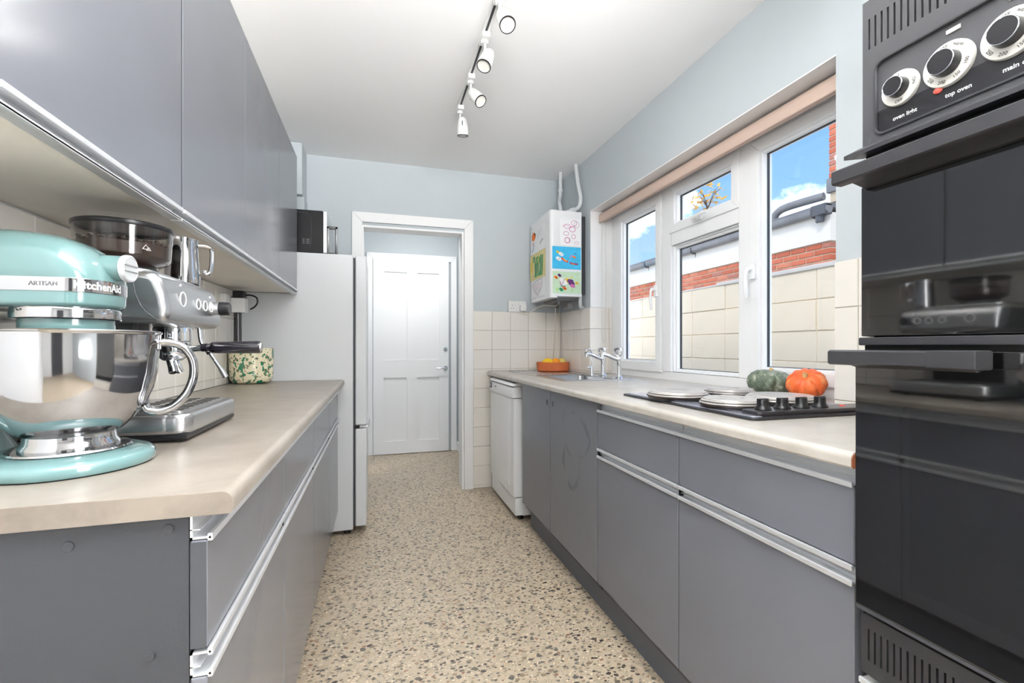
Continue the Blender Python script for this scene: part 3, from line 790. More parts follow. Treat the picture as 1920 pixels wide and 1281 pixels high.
obj('kick_plate', B().box(.822, .95, y0+.002, y1-.002, .035, .145, .004), 'appliance_white', dw)
for x in (.87, 1.36):
    for y in (y0+.05, y1-.05): obj('foot', B().cyl((x, y, 0), (x, y, .04), .018), 'black_plastic', dw)

wk = thing('worktop', 'pale laminate worktop on the right with the sink and hob under the window', 'worktop', (1.15, 2.04, .87))
BX0, BX1, BY0, BY1 = 1.02, 1.325, 2.385, 2.82      # basin cut-out
b = B().prism(front_profile(1.0, .815, .87, .90, .014, -1), 'y', .619, YB-.009)
yb = YB-.009
b.box(1.0, BX0, .619, yb, .87, .90); b.box(BX1, XR-.009, .619, yb, .87, .90)
b.box(BX0, BX1, .619, BY0, .87, .90); b.box(BX0, BX1, BY1, yb, .87, .90)
obj('slab', b, 'worktop_right', wk)
obj('window_ledge', B().box(XR-.01, WX+.002, WY0+.001, WY1-.009, .872, .8995), 'worktop_right', wk)
obj('exposed_core', B().prism(front_profile(.99, .816, .8705, .8985, .0135, -1), 'y', .6168, .6195), 'wood_core', wk)

# sink
sk = thing('sink', 'stainless steel inset sink with ridged drainer below the window', 'sink', (1.19, 2.86, .90))
SX0, SX1, SKY0, SKY1 = .972, 1.405, 2.33, 3.40
b = B(); ft = .9025
b.box(SX0, BX0, SKY0, SKY1, .8995, ft); b.box(BX1, SX1, SKY0, SKY1, .8995, ft); b.box(BX0, BX1, SKY0, BY0, .8995, ft)
b.box(BX0, BX1, BY1, 2.87, .8995, ft)
b.box(BX0, BX1, 3.36, SKY1, .8995, ft); b.box(BX0, BX1, 2.87, 3.36, .8992, .9005)
rim = [(SX0-.001, SKY0-.001), (SX1+.001, SKY0-.001), (SX1+.001, SKY1+.001), (SX0-.001, SKY1+.001)]
b.tube([(p[0], p[1], .9015) for p in rim+rim[:1]], .0025, 6)
obj('flange', b, 'sink_steel', sk)
ba = bmesh.new()
def rr3(x0, x1, y0, y1, r, z): return [ba.verts.new((p[0], p[1], z)) for p in rrect(x0, x1, y0, y1, r)]
rg = [rr3(BX0-.002, BX1+.002, BY0-.002, BY1+.002, .03, .9022), rr3(BX0+.006, BX1-.006, BY0+.006, BY1-.006, .04, .896), rr3(BX0+.012, BX1-.012, BY0+.012, BY1-.012, .05, .78), rr3(BX0+.04, BX1-.04, BY0+.04, BY1-.04, .05, .745)]
for A, C in zip(rg, rg[1:]):
    for k in range(len(A)): ba.faces.new((A[k], A[(k+1) % len(A)], C[(k+1) % len(A)], C[k]))
ba.faces.new(rg[-1])
obj('basin', B().merge(ba), 'sink_steel', sk)
obj('waste', B().cyl((1.17, 2.6, .745), (1.17, 2.6, .749), .04), 'chrome', sk)
for k in range(7):
    x = 1.045+k*.043
    obj('drainer_ridge', B().prism([(x-.008, .9003), (x-.004, .9032), (x+.004, .9032), (x+.008, .9003)], 'y', 2.89, 3.34), 'sink_steel', sk)
# taps
def pillar_tap(y, label):
    x = 1.362
    t = thing('pillar_tap', label, 'tap', (x, y, .9025), 'sink pillar taps')
    obj('body', B().lathe([(.0, 0), (.024, 0), (.024, .006), (.017, .012), (.0145, .03), (.0135, .07), (.014, .10), (.017, .112), (.017, .122), (.011, .13), (.0, .131)], (x, y, .9025)), 'chrome', t)
    obj('spout', B().tube([(x, y, 1.012), (x-.035, y, 1.022), (x-.07, y, 1.036), (x-.112, y, 1.046)], [.0135, .0132, .0128, .0125, .012, .0115, .011, .0105, .0105, .0105, .0105, .0105, .011], 14, 4).cyl((x-.112, y, 1.05), (x-.113, y, 1.026), .0115), 'chrome', t)
    # three-sided open head
    b = B()
    for k in range(3):
        a = 2*PI*k/3+.5
        b.tube([(x, y, 1.03), (x+.016*math.cos(a), y+.016*math.sin(a), 1.04), (x+.025*math.cos(a), y+.025*math.sin(a), 1.062), (x+.02*math.cos(a), y+.02*math.sin(a), 1.078)], .0075, 8, 3)
    b.lathe([(0, 0), (.022, 0), (.027, .006), (.026, .012), (.0, .016)], (x, y, 1.07), seg=24, fn=lambda a, z: 1+.14*math.cos(3*(a-.5)))
    b.cyl((x, y, 1.028), (x, y, 1.075), .008)
    obj('head', b, 'chrome', t)
pillar_tap(2.61, 'chrome pillar tap on the sink, the one nearer the corner')
pillar_tap(2.41, 'chrome pillar tap on the sink, the one nearer the window handle and hob')
t = thing('filter_tap', 'slim chrome swan-neck filter tap left of the two pillar taps', 'tap', (1.335, 2.715, .9025))
obj('body', B().lathe([(0, 0), (.016, 0), (.016, .005), (.011, .012), (.011, .055), (.007, .062), (0, .063)], (1.335, 2.715, .9025)), 'chrome', t)
obj('spout', B().tube([(1.335, 2.715, .96), (1.335, 2.715, 1.03), (1.332, 2.715, 1.06), (1.318, 2.715, 1.074), (1.30, 2.715, 1.068), (1.293, 2.715, 1.05)], .0052, 10, 4), 'chrome', t)
obj('nozzle', B().cyl((1.2935, 2.715, 1.054), (1.2915, 2.715, 1.036), .0065), 'black_plastic', t)
obj('lever', B().tube([(1.335, 2.71, .95), (1.31, 2.706, .953), (1.30, 2.705, .962)], .0045, 8), 'chrome', t)
# terracotta dish with fruit
bc = (1.30, 3.315, .9035)
t = obj('terracotta_dish', B().lathe([(0, 0), (.116, 0), (.122, .004), (.126, .06), (.127, .066), (.122, .068), (.118, .064), (.114, .012), (0, .010)], bc, 48), 'terracotta')
tag(t, 'round shallow terracotta dish in the corner beside the sink', 'dish')
for (dx, dy, mt, lb, nm) in ((-.05, -.02, 'lemon', 'bright yellow lemon at the left of the terracotta dish', 'lemon'), (.012, -.03, 'orange_fruit', 'orange-yellow fruit in the middle of the terracotta dish', 'orange'), (.07, -.01, 'pale_lemon', 'dull pale lemon at the right of the terracotta dish', 'lemon')):
    r = .033; c_ = (bc[0]+dx, bc[1]+dy, bc[2]+.012+.052)
    b = B().ell(c_, .042 if nm == 'lemon' else .036, .034, .031).lathe([(.0, -.055+.003), (.001, -.052), (.02, -.05), (.03, -.03), (.03, 0)], c_, 16)
    tag(obj(nm, B().ell(c_, .044 if mt == 'lemon' else .036, .036, .026 if False else .034).cyl((c_[0]+.035, c_[1], c_[2]), (c_[0]+.047, c_[1], c_[2]), .008, .004, 10), mt), lb, 'fruit', 'fruit in the terracotta dish')

# ------------------------------------------------------------------ hob
hb = thing('hob', 'black and steel electric hob with four covered plates set in the right worktop', 'hob', (1.155, 1.265, .90))
HX0, HX1, HY0, HY1 = .915, 1.405, .945, 1.60
obj('tray', B().prism(rrect(HX0, HX1, HY0, HY1, .02), 'z', .8985, .9075, .003), 'hob_black', hb)
obj('top_plate', B().prism(rrect(HX0+.012, HX1-.012, HY0+.012, HY1-.012, .018), 'z', .906, .910, .002), 'hob_steel', hb)
for x, y, r in ((1.0, 1.365, .104), (1.01, 1.125, .09), (1.235, 1.385, .09), (1.225, 1.155, .106)):
    pl = obj('hot_plate', B().lathe([(0, 0), (r*.93, 0), (r*.95, .006), (r*.9, .010), (0, .010)], (x, y, .9095), 48), 'hob_black', hb)
    lid = obj('lid', B().lathe([(r*.86, .008), (r*.99, .009), (r, .0125), (r*.985, .015), (r*.95, .0155), (r*.94, .019), (r*.92, .0205), (r*.89, .021), (r*.875, .0245), (r*.84, .0265), (r*.78, .027), (r*.4, .0275), (r*.36, .0245), (0, .0245)], (x, y, .912), 56), 'lid_top', pl)
    obj('lid_rim', B().lathe([(r*.88, .003), (r*.97, .004), (r*1.0, .007), (r*1.008, .0105), (r*.99, .011)], (x, y, .912), 56), 'lid_rim', lid)
    obj('lid_rim', B().lathe([(r*.93, .0152), (r*.962, .0158), (r*.956, .0178), (r*.93, .0182)], (x, y, .912), 56), 'lid_rim', lid)
cs = obj('control_strip', B().prism(rrect(.945, 1.395, .955, 1.025, .015), 'z', .907, .921, .005), 'hob_black', hb)
for k in range(4):
    x = .99+k*.066; y = .99
    b = B().lathe([(0, 0), (.021, 0), (.021, .004), (.015, .012), (.0145, .026), (.013, .028), (0, .028)], (x, y, .9205), 24)
    b.box(x-.016, x+.016, y-.0055, y+.0055, .935, .951, .002)
    obj('knob', b, 'black_plastic', hb)
obj('indicator', B().cyl((1.27, .99, .92), (1.27, .99, .924), .007), 'neon_red', hb)

# pumpkins
def squash(name, label, c, rx, rz, m, ribs, tilt, depth=.09):
    t = thing(name, label, 'pumpkin', c)
    prof = [(.0, -.74), (.18, -.80), (.42, -.9), (.7, -.8), (.9, -.5), (1, -.08), (.96, .3), (.82, .62), (.6, .84), (.38, .92), (.2, .86), (.08, .78), (0, .76)]
    b = B().lathe([(r*rx, z*rz) for r, z in prof], (0, 0, 0), 96, fn=lambda a, z: 1-depth*abs(math.cos(ribs*a/2))**6)
    for v in b.bm.verts: v.co = Matrix.Rotation(tilt[0], 3, 'X') @ (Matrix.Rotation(tilt[1], 3, 'Y') @ v.co)
    lo = min(v.co.z for v in b.bm.verts)
    for v in b.bm.verts: v.co.z -= lo
    obj('flesh', b, m, t, local=True, sharp=80)
    s_ = B().tube([(0, 0, .74*rz), (.002, .002, .9*rz), (.006, .002, 1.0*rz)], [.011, .008, .009], 9)
    for v in s_.bm.verts: v.co = Matrix.Rotation(tilt[0], 3, 'X') @ (Matrix.Rotation(tilt[1], 3, 'Y') @ v.co); v.co.z -= lo
    obj('stalk', s_, 'stalk', t, local=True)
squash('pumpkin', 'flat grey-green ribbed squash on the window ledge', (1.487, 1.452, .90), .083, .052, 'squash_green', 12, (0.05, .05))
squash('pumpkin', 'bright orange ribbed pumpkin lying on its side on the window ledge', (1.487, 1.292, .90), .066, .044, 'squash_orange', 11, (.38, -.55), .12)

# ------------------------------------------------------------------ oven tower
OX = .830; OY0, OY1 = .02, .612
tw = thing('oven_housing', 'tall cream housing around the black double oven', 'cabinet', (1.13, .31, 0))
b = B(); b.box(.848, 1.43, .598, .6135, 0, 2.2); b.box(.848, 1.43, .0, .014, 0, 2.2); b.box(.86, 1.43, .014, .598, 1.72, 1.735); b.box(.86, 1.43, .014, .598, .45, .466); b.box(1.415, 1.43, .014, .598, 0, 2.2)
obj('carcass', b, 'cream_board', tw)
obj('top_door', B().box(.828, .848, .002, .611, 1.722, 2.18, .002), 'upvc', tw)
ld = obj('lower_door', B().box(.828, .848, .002, .611, .13, .470, .002), 'cream_board', tw)
obj('handle_rail', rail(.002, .611, .848, -1, .472, .500, True), 'alu', ld)
obj('plinth', B().box(.89, .905, 0, .6135, 0, .125), 'plinth_grey', tw)
ov = thing('double_oven', 'black built-in double oven with dials and glass doors', 'oven', (1.08, .31, .505))
obj('case', B().box(.845, 1.40, OY0+.01, OY1-.012, .506, 1.70), 'void_black', ov)
fx = OX+.004
# fascia with vent slots: bars between slots are part of the pressing, over a dark void
b = B(); pitch = .0103; slot = .0032
ys = [.6005-k*pitch for k in range(55)]
b.box(fx, .845, OY0, OY1, 1.669, 1.703); b.box(fx, .845, OY0, OY1, 1.584, 1.615, .0)
b.box(fx, .845, ys[0]+slot/2, OY1, 1.615, 1.669); b.box(fx, .845, OY0, ys[-1]-slot/2, 1.615, 1.669)
for a, c_ in zip(ys, ys[1:]): b.box(fx, .842, c_+slot/2, a-slot/2, 1.615, 1.669)
b.box(fx, .845, OY0, OY1, 1.445, 1.459); b.box(fx, .845, .588, OY1, 1.459, 1.584); b.box(fx, .845, OY0, .045, 1.459, 1.584)
obj('fascia', b, 'black_panel', ov)
# recessed control panel
ring = rrect(.045, .590, 1.457, 1.584, .014)
obj('panel_rim', B().tube([(fx-.0005, p[0], p[1]) for p in ring+ring[:1]], .0028, 6), 'black_enamel', ov)
pn = obj('control_panel', B().box(fx+.003, .845, .04, .592, 1.456, 1.586), 'black_panel', ov)
obj('lower_band', B().box(fx+.0022, .838, .046, .5885, 1.459, 1.4985), 'black_band', pn)
onx = lambda y0_, z0_, x_=fx+.0018: (lambda a, c_: Vector((x_, y0_-a, z0_+c_)))
for txt, y, z, sz in (('oven light', .545, 1.474, .0092), ('top oven', .472, 1.474, .0092), ('main oven', .402, 1.474, .0092)):
    obj('lettering', text_bm(txt, sz, onx(y, z), .0002), 'white_mark', pn)
for k, (y, marks) in enumerate(((.550, (('OFF', -90), ('ON', 0), ('1', 90))), (.483, (('100', -20), ('150', -62), ('200', -105), ('250', -145), ('OFF', 100), ('warm', 55))), (.411, (('100', -20), ('150', -62), ('200', -105), ('250', -145), ('OFF', 100), ('warm', 55))))):
    R_ = (.0285, .0335, .0335)[k]; z = 1.520
    dl = obj('dial', B().cyl((fx+.003, y, z), (fx-.004, y, z), R_, R_*.97, 48, .0015), 'dial_white', ov)
    kb = obj('knob', B().cyl((fx-.003, y, z), (fx-.020, y, z), R_*.56, R_*.52, 32, .001), 'black_plastic', dl)
    b = B(); pts = [(fx-.020, y+R_*.52*math.cos(a*PI/16), z+R_*.52*math.sin(a*PI/16)) for a in range(33)]
    obj('knob_ring', b.tube(pts, .0009, 6), 'chrome', kb)
    for txt, a in marks:
        a = math.radians(a); rr_ = R_*.78; th = a+PI/2 if a < 0 else a-PI/2
        th = a-PI/2 if math.sin(a) > -.2 else a+PI/2
        cy_, cz_ = y-rr_*math.cos(a), z+rr_*math.sin(a)
        obj('marking', text_bm(txt, .0068, (lambda cy_, cz_, th: (lambda p, q: Vector((fx-.0044, cy_-(p*math.cos(th)-q*math.sin(th)), cz_+p*math.sin(th)+q*math.cos(th)))))(cy_, cz_, th), .0001), 'dark_mark', dl)
obj('pointer_light', B().ell((fx+.001, .4975, 1.4875), .004, .0062, .0048), 'neon_red', ov)
for y in (.478, .405): obj('indicator', B().box(fx+.001, fx+.004, y-.009, y+.009, 1.567, 1.573), 'dial_white', ov)
obj('lip', B().prism([(.845, 1.446), (fx-.001, 1.446), (.797, 1.428), (.797, 1.421), (.845, 1.430)], 'y', OY0, OY1+.006), 'black_enamel', ov)
obj('gap_strip', B().box(.838, .85, OY0, OY1-.003, 1.37, 1.432), 'void_black', ov)
def oven_door(z0, z1, hz0, hz1, hy0, hy1, x):
    d = obj('door', B().box(x, x+.018, OY0, OY1+(.004 if x < .83 else 0), z0, z1, .002), 'black_glass', ov)
    b = B().prism([(.776, hz1-.003), (.780, hz1), (.806, hz1+.0), (.809, hz1-.004), (.803, hz0+.004), (.798, hz0), (.780, hz0), (.776, hz0+.003)], 'y', hy0, hy1, .002)
    b.prism([(.798, hz1-.002), (x+.002, hz1-.004), (x+.002, hz0-.006), (.792, hz0+.003)], 'y', hy0+(.02 if hy1-hy0 < .4 else .0), hy1-.02)
    h_ = obj('handle', b, 'black_enamel', d)
    return d, h_
d_top, h_top = oven_door(1.108, 1.374, 1.376, 1.402, OY0, .6255, .830)
obj('end_screw', B().cyl((.826, .614, 1.41), (.826, .62, 1.41), .004), 'chrome', h_top)
obj('divider', B().box(.822, .845, OY0, OY1-.001, 1.092, 1.106, .002), 'black_enamel', ov)
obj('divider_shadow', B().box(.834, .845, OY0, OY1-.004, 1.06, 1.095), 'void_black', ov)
d_low, h_low = oven_door(.632, 1.083, 1.058, 1.084, .42, .6325, .821)
obj('handle_cap', B().box(.774, .811, .4175, .478, 1.0575, 1.0845, .003), 'black_enamel', h_low)
obj('viewing_window', B().box(.8205, .8225, .075, .528, .70, .985), 'oven_mesh_glass', d_low)
obj('bottom_trim', B().box(.822, .845, OY0, OY1+.003, .624, .631, .001), 'grey_edge', ov)
b = B(); gx = .829
gy = [.598-k*pitch for k in range(55)]
b.prism([(OY0, .593), (OY1-.001, .593), (OY1-.001, .611), (OY1-.006, .6165), (OY0, .6165)], 'x', gx, .845); b.prism([(OY0, .537), (OY0, .512), (OY1-.006, .512), (OY1-.001, .518), (OY1-.001, .537)], 'x', gx, .845); b.box(gx, .845, gy[0]+slot/2, OY1-.001, .537, .593); b.box(gx, .845, OY0, gy[-1]-slot/2, .537, .593)
for a, c_ in zip(gy, gy[1:]): b.box(gx+.0003, .842, c_+slot/2, a-slot/2, .537, .593)
obj('lower_grille', b, 'black_enamel', ov)

# ------------------------------------------------------------------ fridge-freezer and microwave
fg = thing('fridge_freezer', 'tall white fridge-freezer at the end of the left worktop', 'fridge', (-.43, 3.08, 0))
FY0, FY1 = 2.803, 3.30
obj('body', B().box(-.735, -.136, FY0, FY1, .03, 1.62, .004), 'fridge_white', fg)
obj('gasket', B().box(-.137, -.124, FY0+.012, FY1-.012, .05, 1.605), 'gasket', fg)
ud = obj('upper_door', B().box(-.124, -.062, FY0+.002, FY1, .632, 1.6195, .008, 3), 'fridge_white', fg)
ld = obj('lower_door', B().box(-.124, -.062, FY0+.002, FY1, .045, .612, .008, 3), 'fridge_white', fg)
obj('handle', B().tube([(-.10, FY0+.03, .628), (-.06, FY0+.03, .622), (-.05, FY0+.03, .63), (-.047, FY0+.03, .66)], .006, 8, 3).box(-.1, -.06, FY0+.02, FY0+.2, .616, .628, .002), 'alu', ud)
obj('hinge', B().box(-.134, -.10, FY0+.01, FY0+.05, .6125, .6315, .002), 'black_plastic', fg)
for x in (-.69, -.17):
    for y in (FY0+.05, FY1-.05): obj('foot', B().cyl((x, y, 0), (x, y, .035), .02), 'black_plastic', fg)
mw = thing('microwave', 'black microwave oven on top of the white fridge-freezer', 'microwave', (-.5, 3.08, 1.62))
MY0 = 2.87
obj('body', B().box(-.70, -.305, MY0, 3.29, 1.632, 1.880, .005), 'microwave_black', mw)
obj('side_crease', B().tube([(-.70, MY0-.0005, 1.862), (-.42, MY0-.0005, 1.862), (-.385, MY0-.0005, 1.855), (-.37, MY0-.0005, 1.83), (-.37, MY0-.0005, 1.70), (-.378, MY0-.0005, 1.675)], .0018, 6, 3), 'grey_edge', mw)
for k in range(3):
    for j in range(2): obj('vent', B().box(-.415+j*.02, -.403+j*.026, MY0-.001, MY0+.002, 1.685+k*.011, 1.689+k*.011), 'grey_mark', mw)
md = obj('door', B().box(-.305, -.285, MY0+.002, 3.29, 1.636, 1.878, .003), 'steel', mw)
hb_ = B(); hb_.box(-.286, -.228, MY0+.03, MY0+.05, 1.784, 1.80, .003); hb_.box(-.286, -.228, MY0+.03, MY0+.05, 1.636, 1.645, .003); hb_.box(-.242, -.228, MY0+.03, MY0+.05, 1.636, 1.80, .003); hb_.box(-.286, -.274, MY0+.03, MY0+.05, 1.636, 1.80, .003)
obj('handle', hb_, 'black_gloss', md)
for x in (-.66, -.34):
    for y in (MY0+.03, 3.26): obj('foot', B().cyl((x, y, 1.62), (x, y, 1.634), .012), 'black_plastic', mw)

# ------------------------------------------------------------------ boiler with drawings, pipes, sockets
bo = thing('boiler', 'white wall-hung boiler covered in children\'s drawings', 'boiler', (1.27, 3.2, 1.44))
bX0, bX1, bY0, bY1, bZ0, bZ1 = 1.155, 1.392, 2.99, 3.425, 1.443, 2.045
obj('case', B().box(bX0+.045, bX1, bY0, bY1, bZ0, bZ1, .003), 'appliance_white', bo)
obj('front_cover', B().prism(rrect(bX0, bX0+.06, bY0-.002, bY1+.002, .022), 'z', bZ0-.012, bZ1+.002, .004), 'appliance_white', bo)
obj('mount_gap_shade', B().box(bX1, XR-.001, bY0+.03, bY1-.03, bZ0+.02, bZ1-.02), 'gasket', bo)  # dark block standing for the shadow in the mounting gap
obj('underside_fittings', B().box(bX0+.08, bX1-.02, bY0+.08, bY1-.08, bZ0-.02, bZ0).cyl((1.26, 3.1, bZ0), (1.26, 3.1, bZ0-.045), .014).cyl((1.3, 3.25, bZ0), (1.3, 3.25, bZ0-.06), .014).box(1.33, 1.37, 3.1, 3.2, bZ0-.07, bZ0-.035, .004), 'grey_mark', bo)
def paper(name, label, face, u0, u1, z0, z1, m, strokes):
    """a sheet stuck to the boiler; strokes: list of (material, [(u,z) in 0..1], width)"""
    if face == 'y': y = bY0-.0015; b = B().box(u0, u1, y-.0012, y, z0, z1); n = Vector((0, -1, 0)); P = lambda a, c_: (u0+(u1-u0)*a, y-.0015, z0+(z1-z0)*c_)
    else: x = bX0-.0015; b = B().box(x-.0012, x, u0, u1, z0, z1); n = Vector((-1, 0, 0)); P = lambda a, c_: (x-.0015, u1-(u1-u0)*a, z0+(z1-z0)*c_)
    o = tag(obj(name, b, m), label, 'drawing', 'drawings on the boiler')
    by = {}
    for k, (mm, pts, w) in enumerate(strokes): by.setdefault(mm, []).append((pts, w, k))
    for mm, L_ in by.items():
        b = B()
        for pts, w, k in L_:
            V = [Vector(P(*p)) for p in pts]
            if len(V) > 2: V = catmull(V, 4)
            b.ribbon(V, w, n, .0001*k)
        obj('paint_marks', b, mm, o)
    return o
def loop(cx, cy, rx, ry, n=9, turns=1.15, ph=0): return [(cx+rx*math.cos(ph+2*PI*turns*k/n), cy+ry*math.sin(ph+2*PI*turns*k/n)) for k in range(n+1)]
def blob(cx, cy, rx, ry): return [(cx-rx*.5+rx*k/3, cy+(.02 if k % 2 else -.02)) for k in range(4)]
R_ = random.uniform
paper('drawing', 'white sheet with pink scribbled swirls, top of the boiler side', 'y', 1.225, 1.383, 1.80, 1.99, 'paper_white',
      [('ink_pink', loop(.35, .72, .16, .08), .003), ('ink_pink', loop(.68, .85, .13, .1), .003), ('ink_pink', loop(.6, .62, .14, .1), .004), ('ink_pink', loop(.3, .45, .13, .07), .003), ('ink_pink', loop(.65, .35, .1, .08), .003), ('ink_pink', loop(.35, .2, .12, .1), .005), ('ink_pink', loop(.8, .12, .1, .05), .002), ('ink_pink', [(.1, .7), (.3, .75), (.5, .68), (.75, .75)], .002), ('ink_plum', loop(.8, .8, .12, .12), .0015)])
paper('drawing', 'blue painting with small pink and yellow figures on the boiler side', 'y', 1.168, 1.385, 1.635, 1.792, 'paper_blue',
      [('ink_yellow', blob(.2, .74, .1, .1), .016), ('ink_white', blob(.3, .66, .13, .1), .022), ('ink_white', blob(.22, .45, .14, .1), .024), ('ink_red', [(.32, .5), (.42, .38), (.55, .33)], .014), ('ink_yellow', [(.38, .46), (.5, .35)], .006), ('ink_plum', [(.6, .3), (.72, .25), (.9, .24)], .014), ('ink_pink', [(.6, .5), (.68, .62), (.78, .52)], .006), ('ink_orange', [(.7, .58), (.82, .54)], .012), ('ink_navy', [(.74, .72), (.84, .7)], .004), ('ink_orange', [(.66, .26), (.78, .22)], .006)])
paper('drawing', 'pale green painting with coloured dots at the bottom of the boiler side', 'y', 1.170, 1.385, 1.462, 1.617, 'paper_green',
      [('ink_purple', blob(.24, .82, .09, .1), .018), ('ink_orange', blob(.12, .72, .1, .1), .018), ('ink_white', blob(.38, .55, .2, .1), .045), ('ink_pink', [(.25, .55), (.3, .4)], .006), ('ink_navy', [(.28, .38), (.35, .33), (.45, .33)], .006), ('ink_yellow', blob(.54, .6, .14, .1), .03), ('ink_purple', blob(.65, .52, .2, .1), .04), ('ink_pink', blob(.7, .36, .16, .1), .02), ('ink_orange', blob(.42, .24, .1, .1), .02), ('ink_green', blob(.3, .18, .11, .1), .02), ('ink_yellow', blob(.85, .5, .1, .1), .015), ('ink_lime', [(.15, .25), (.16, .12)], .008), ('ink_yellow', [(.66, .8), (.67, .7)], .01), ('ink_lime', [(.68, .25), (.69, .1)], .005)])
paper('drawing', 'white sheet with an orange sun on the boiler front', 'x', 3.085, 3.41, 1.80, 2.0, 'paper_white',
      [('ink_orange', loop(.22, .66, .10, .10, 9, 1.2), .022), ('ink_orange', blob(.22, .66, .16, .1), .03), ('ink_red', [(.2, .45), (.22, .3)], .012), ('ink_bluegrey', [(.1, .1), (.2, .2), (.24, .35)], .01), ('ink_navy', [(.65, .25), (.75, .33), (.85, .38)], .007), ('ink_bluegrey', [(.5, .5), (.6, .8)], .003), ('ink_bluegrey', [(.65, .55), (.75, .85)], .003), ('ink_navy', [(.1, .9), (.12, .5)], .003)])
paper('drawing', 'cream sheet with thick green brush strokes on the boiler front', 'x', 3.085, 3.425, 1.60, 1.797, 'paper_cream',
      [('ink_green', [(.35+.09*k+R_(-.03, .03), .08), (.37+.09*k, .4), (.34+.09*k+R_(-.05, .05), .78+R_(0, .12))], .022) for k in range(6)] + [('ink_lime', [(.5, .6), (.6, .85)], .018), ('ink_yellow', [(.1, .3), (.14, .75)], .03), ('ink_green', [(.2, .7), (.26, .9)], .016), ('ink_white', [(.62, .2), (.66, .55)], .006), ('ink_navy', [(.4, .3), (.42, .6)], .008)])
paper('drawing', 'white sheet with a purple pen sketch, lowest on the boiler front', 'x', 3.085, 3.40, 1.46, 1.597, 'paper_white',
      [('ink_plum', [(.1, .75), (.4, .9), (.75, .95), (.8, .85)], .003), ('ink_plum', [(.1, .75), (.25, .4), (.5, .1)], .004), ('ink_navy', [(.8, .9), (.75, .5), (.5, .1)], .004), ('ink_pink', [(.15, .7), (.75, .75)], .002), ('ink_pink', [(.2, .6), (.75, .65)], .002), ('ink_pink', [(.25, .5), (.7, .52)], .002), ('ink_plum', [(.3, .4), (.68, .42)], .002), ('ink_plum', [(.38, .28), (.62, .3)], .002)])
pp = [([(1.275, 3.1, 2.045), (1.275, 3.1, 2.09), (1.30, 3.18, 2.17), (1.335, 3.25, 2.23), (1.345, 3.27, 2.32), (1.35, 3.28, H)], 'painted pipe with a joint rising from the boiler to the ceiling, left one', .014),
      ([(1.30, 3.08, 2.045), (1.31, 3.07, 2.06), (1.36, 3.06, 2.075), (1.398, 3.05, 2.10), (1.408, 3.04, 2.16), (1.405, 3.08, 2.28), (1.40, 3.11, H)], 'painted pipe bending up to the ceiling above the boiler, nearest the window', .015),
      ([(1.405, 3.42, 2.18), (1.405, 3.42, 2.3), (1.405, 3.42, H)], 'thin painted pipe stub in the ceiling corner behind the boiler', .010)]
for k, (pts, lb, r) in enumerate(pp):
    t = thing('heating_pipe', lb, 'pipe', pts[0], 'pipes above the boiler')
    obj('pipe', B().tube(pts, r, 12, 5), 'pipe_paint', t)
    if k == 0: obj('joint', B().cyl((1.3435, 3.266, 2.27), (1.3445, 3.269, 2.295), .018), 'pipe_paint', t)
    if k == 1: obj('joint', B().cyl((1.335, 3.065, 2.068), (1.37, 3.058, 2.08), .019), 'pipe_paint', t)
tag(obj('waste_pipe', B().tube([(1.40, 3.03, 1.47), (1.40, 3.03, 1.40), (1.41, 3.04, 1.375), (1.43, 3.05, 1.37)], .013, 12, 4), 'pipe_paint'), 'short painted pipe hanging below the boiler beside the window', 'pipe')
def socket(name, label, c, ax, w=.146, h=.086):
    t = thing(name, label, 'socket', c)
    x, y, z = c
    if ax == 'y':
        obj('plate', B().box(x-w/2, x+w/2, y-.012, y, z-h/2, z+h/2, .003), 'plastic_white', t)
        for s_ in (-1, 1):
            obj('switch', B().box(x+s_*.016-.006, x+s_*.016+.006, y-.016, y-.011, z+.012, z+.032, .002), 'plastic_white', t)
            for px, pz, hw, hh in ((0, .012, .002, .004), (-.011, -.01, .0035, .002), (.011, -.01, .0035, .002)):
                obj('pin_hole', B().box(x+s_*.042+px-hw, x+s_*.042+px+hw, y-.0125, y-.0115, z-.004+pz-hh, z-.004+pz+hh), 'gasket', t)
    return t
socket('wall_socket', 'white double socket on the end wall left of the boiler', (1.055, YB-.008, 1.405), 'y')
pg = thing('plug', 'white plug in the double socket below the boiler', 'plug', (1.097, YB-.02, 1.395))
obj('plug_body', B().prism(rrect(1.072, 1.122, 1.368, 1.42, .01), 'y', YB-.052, YB-.0205, .005), 'plastic_white', pg)
obj('cable', B().tube([(1.085, YB-.036, 1.370), (1.09, YB-.04, 1.35), (1.13, YB-.05, 1.345), (1.19, YB-.06, 1.385), (1.24, YB-.1, 1.41), (1.27, 3.3, 1.405), (1.285, 3.26, 1.40), (1.295, 3.22, 1.40), (1.30, 3.2, 1.425), (1.285, 3.19, 1.45)], .0035, 8, 5), 'cable_cream', pg)
tag(obj('hanging_cable', B().tube([(1.30, 3.24, 1.44), (1.30, 3.26, 1.40), (1.32, 3.31, 1.33), (1.335, 3.36, 1.2), (1.35, 3.42, 1.05), (1.355, 3.445, .98), (1.36, 3.45, .905)], .003, 8, 5), 'cable_cream'), 'thin cream cable hanging from the boiler down behind the terracotta dish', 'cable')
tag(obj('corner_cable', B().tube([(1.405, 3.43, 1.44), (1.408, 3.45, 1.3), (1.408, 3.452, 1.1), (1.408, 3.452, .905)], .0028, 8, 3), 'cable_cream'), 'cream cable running down the tiled corner to the worktop', 'cable')

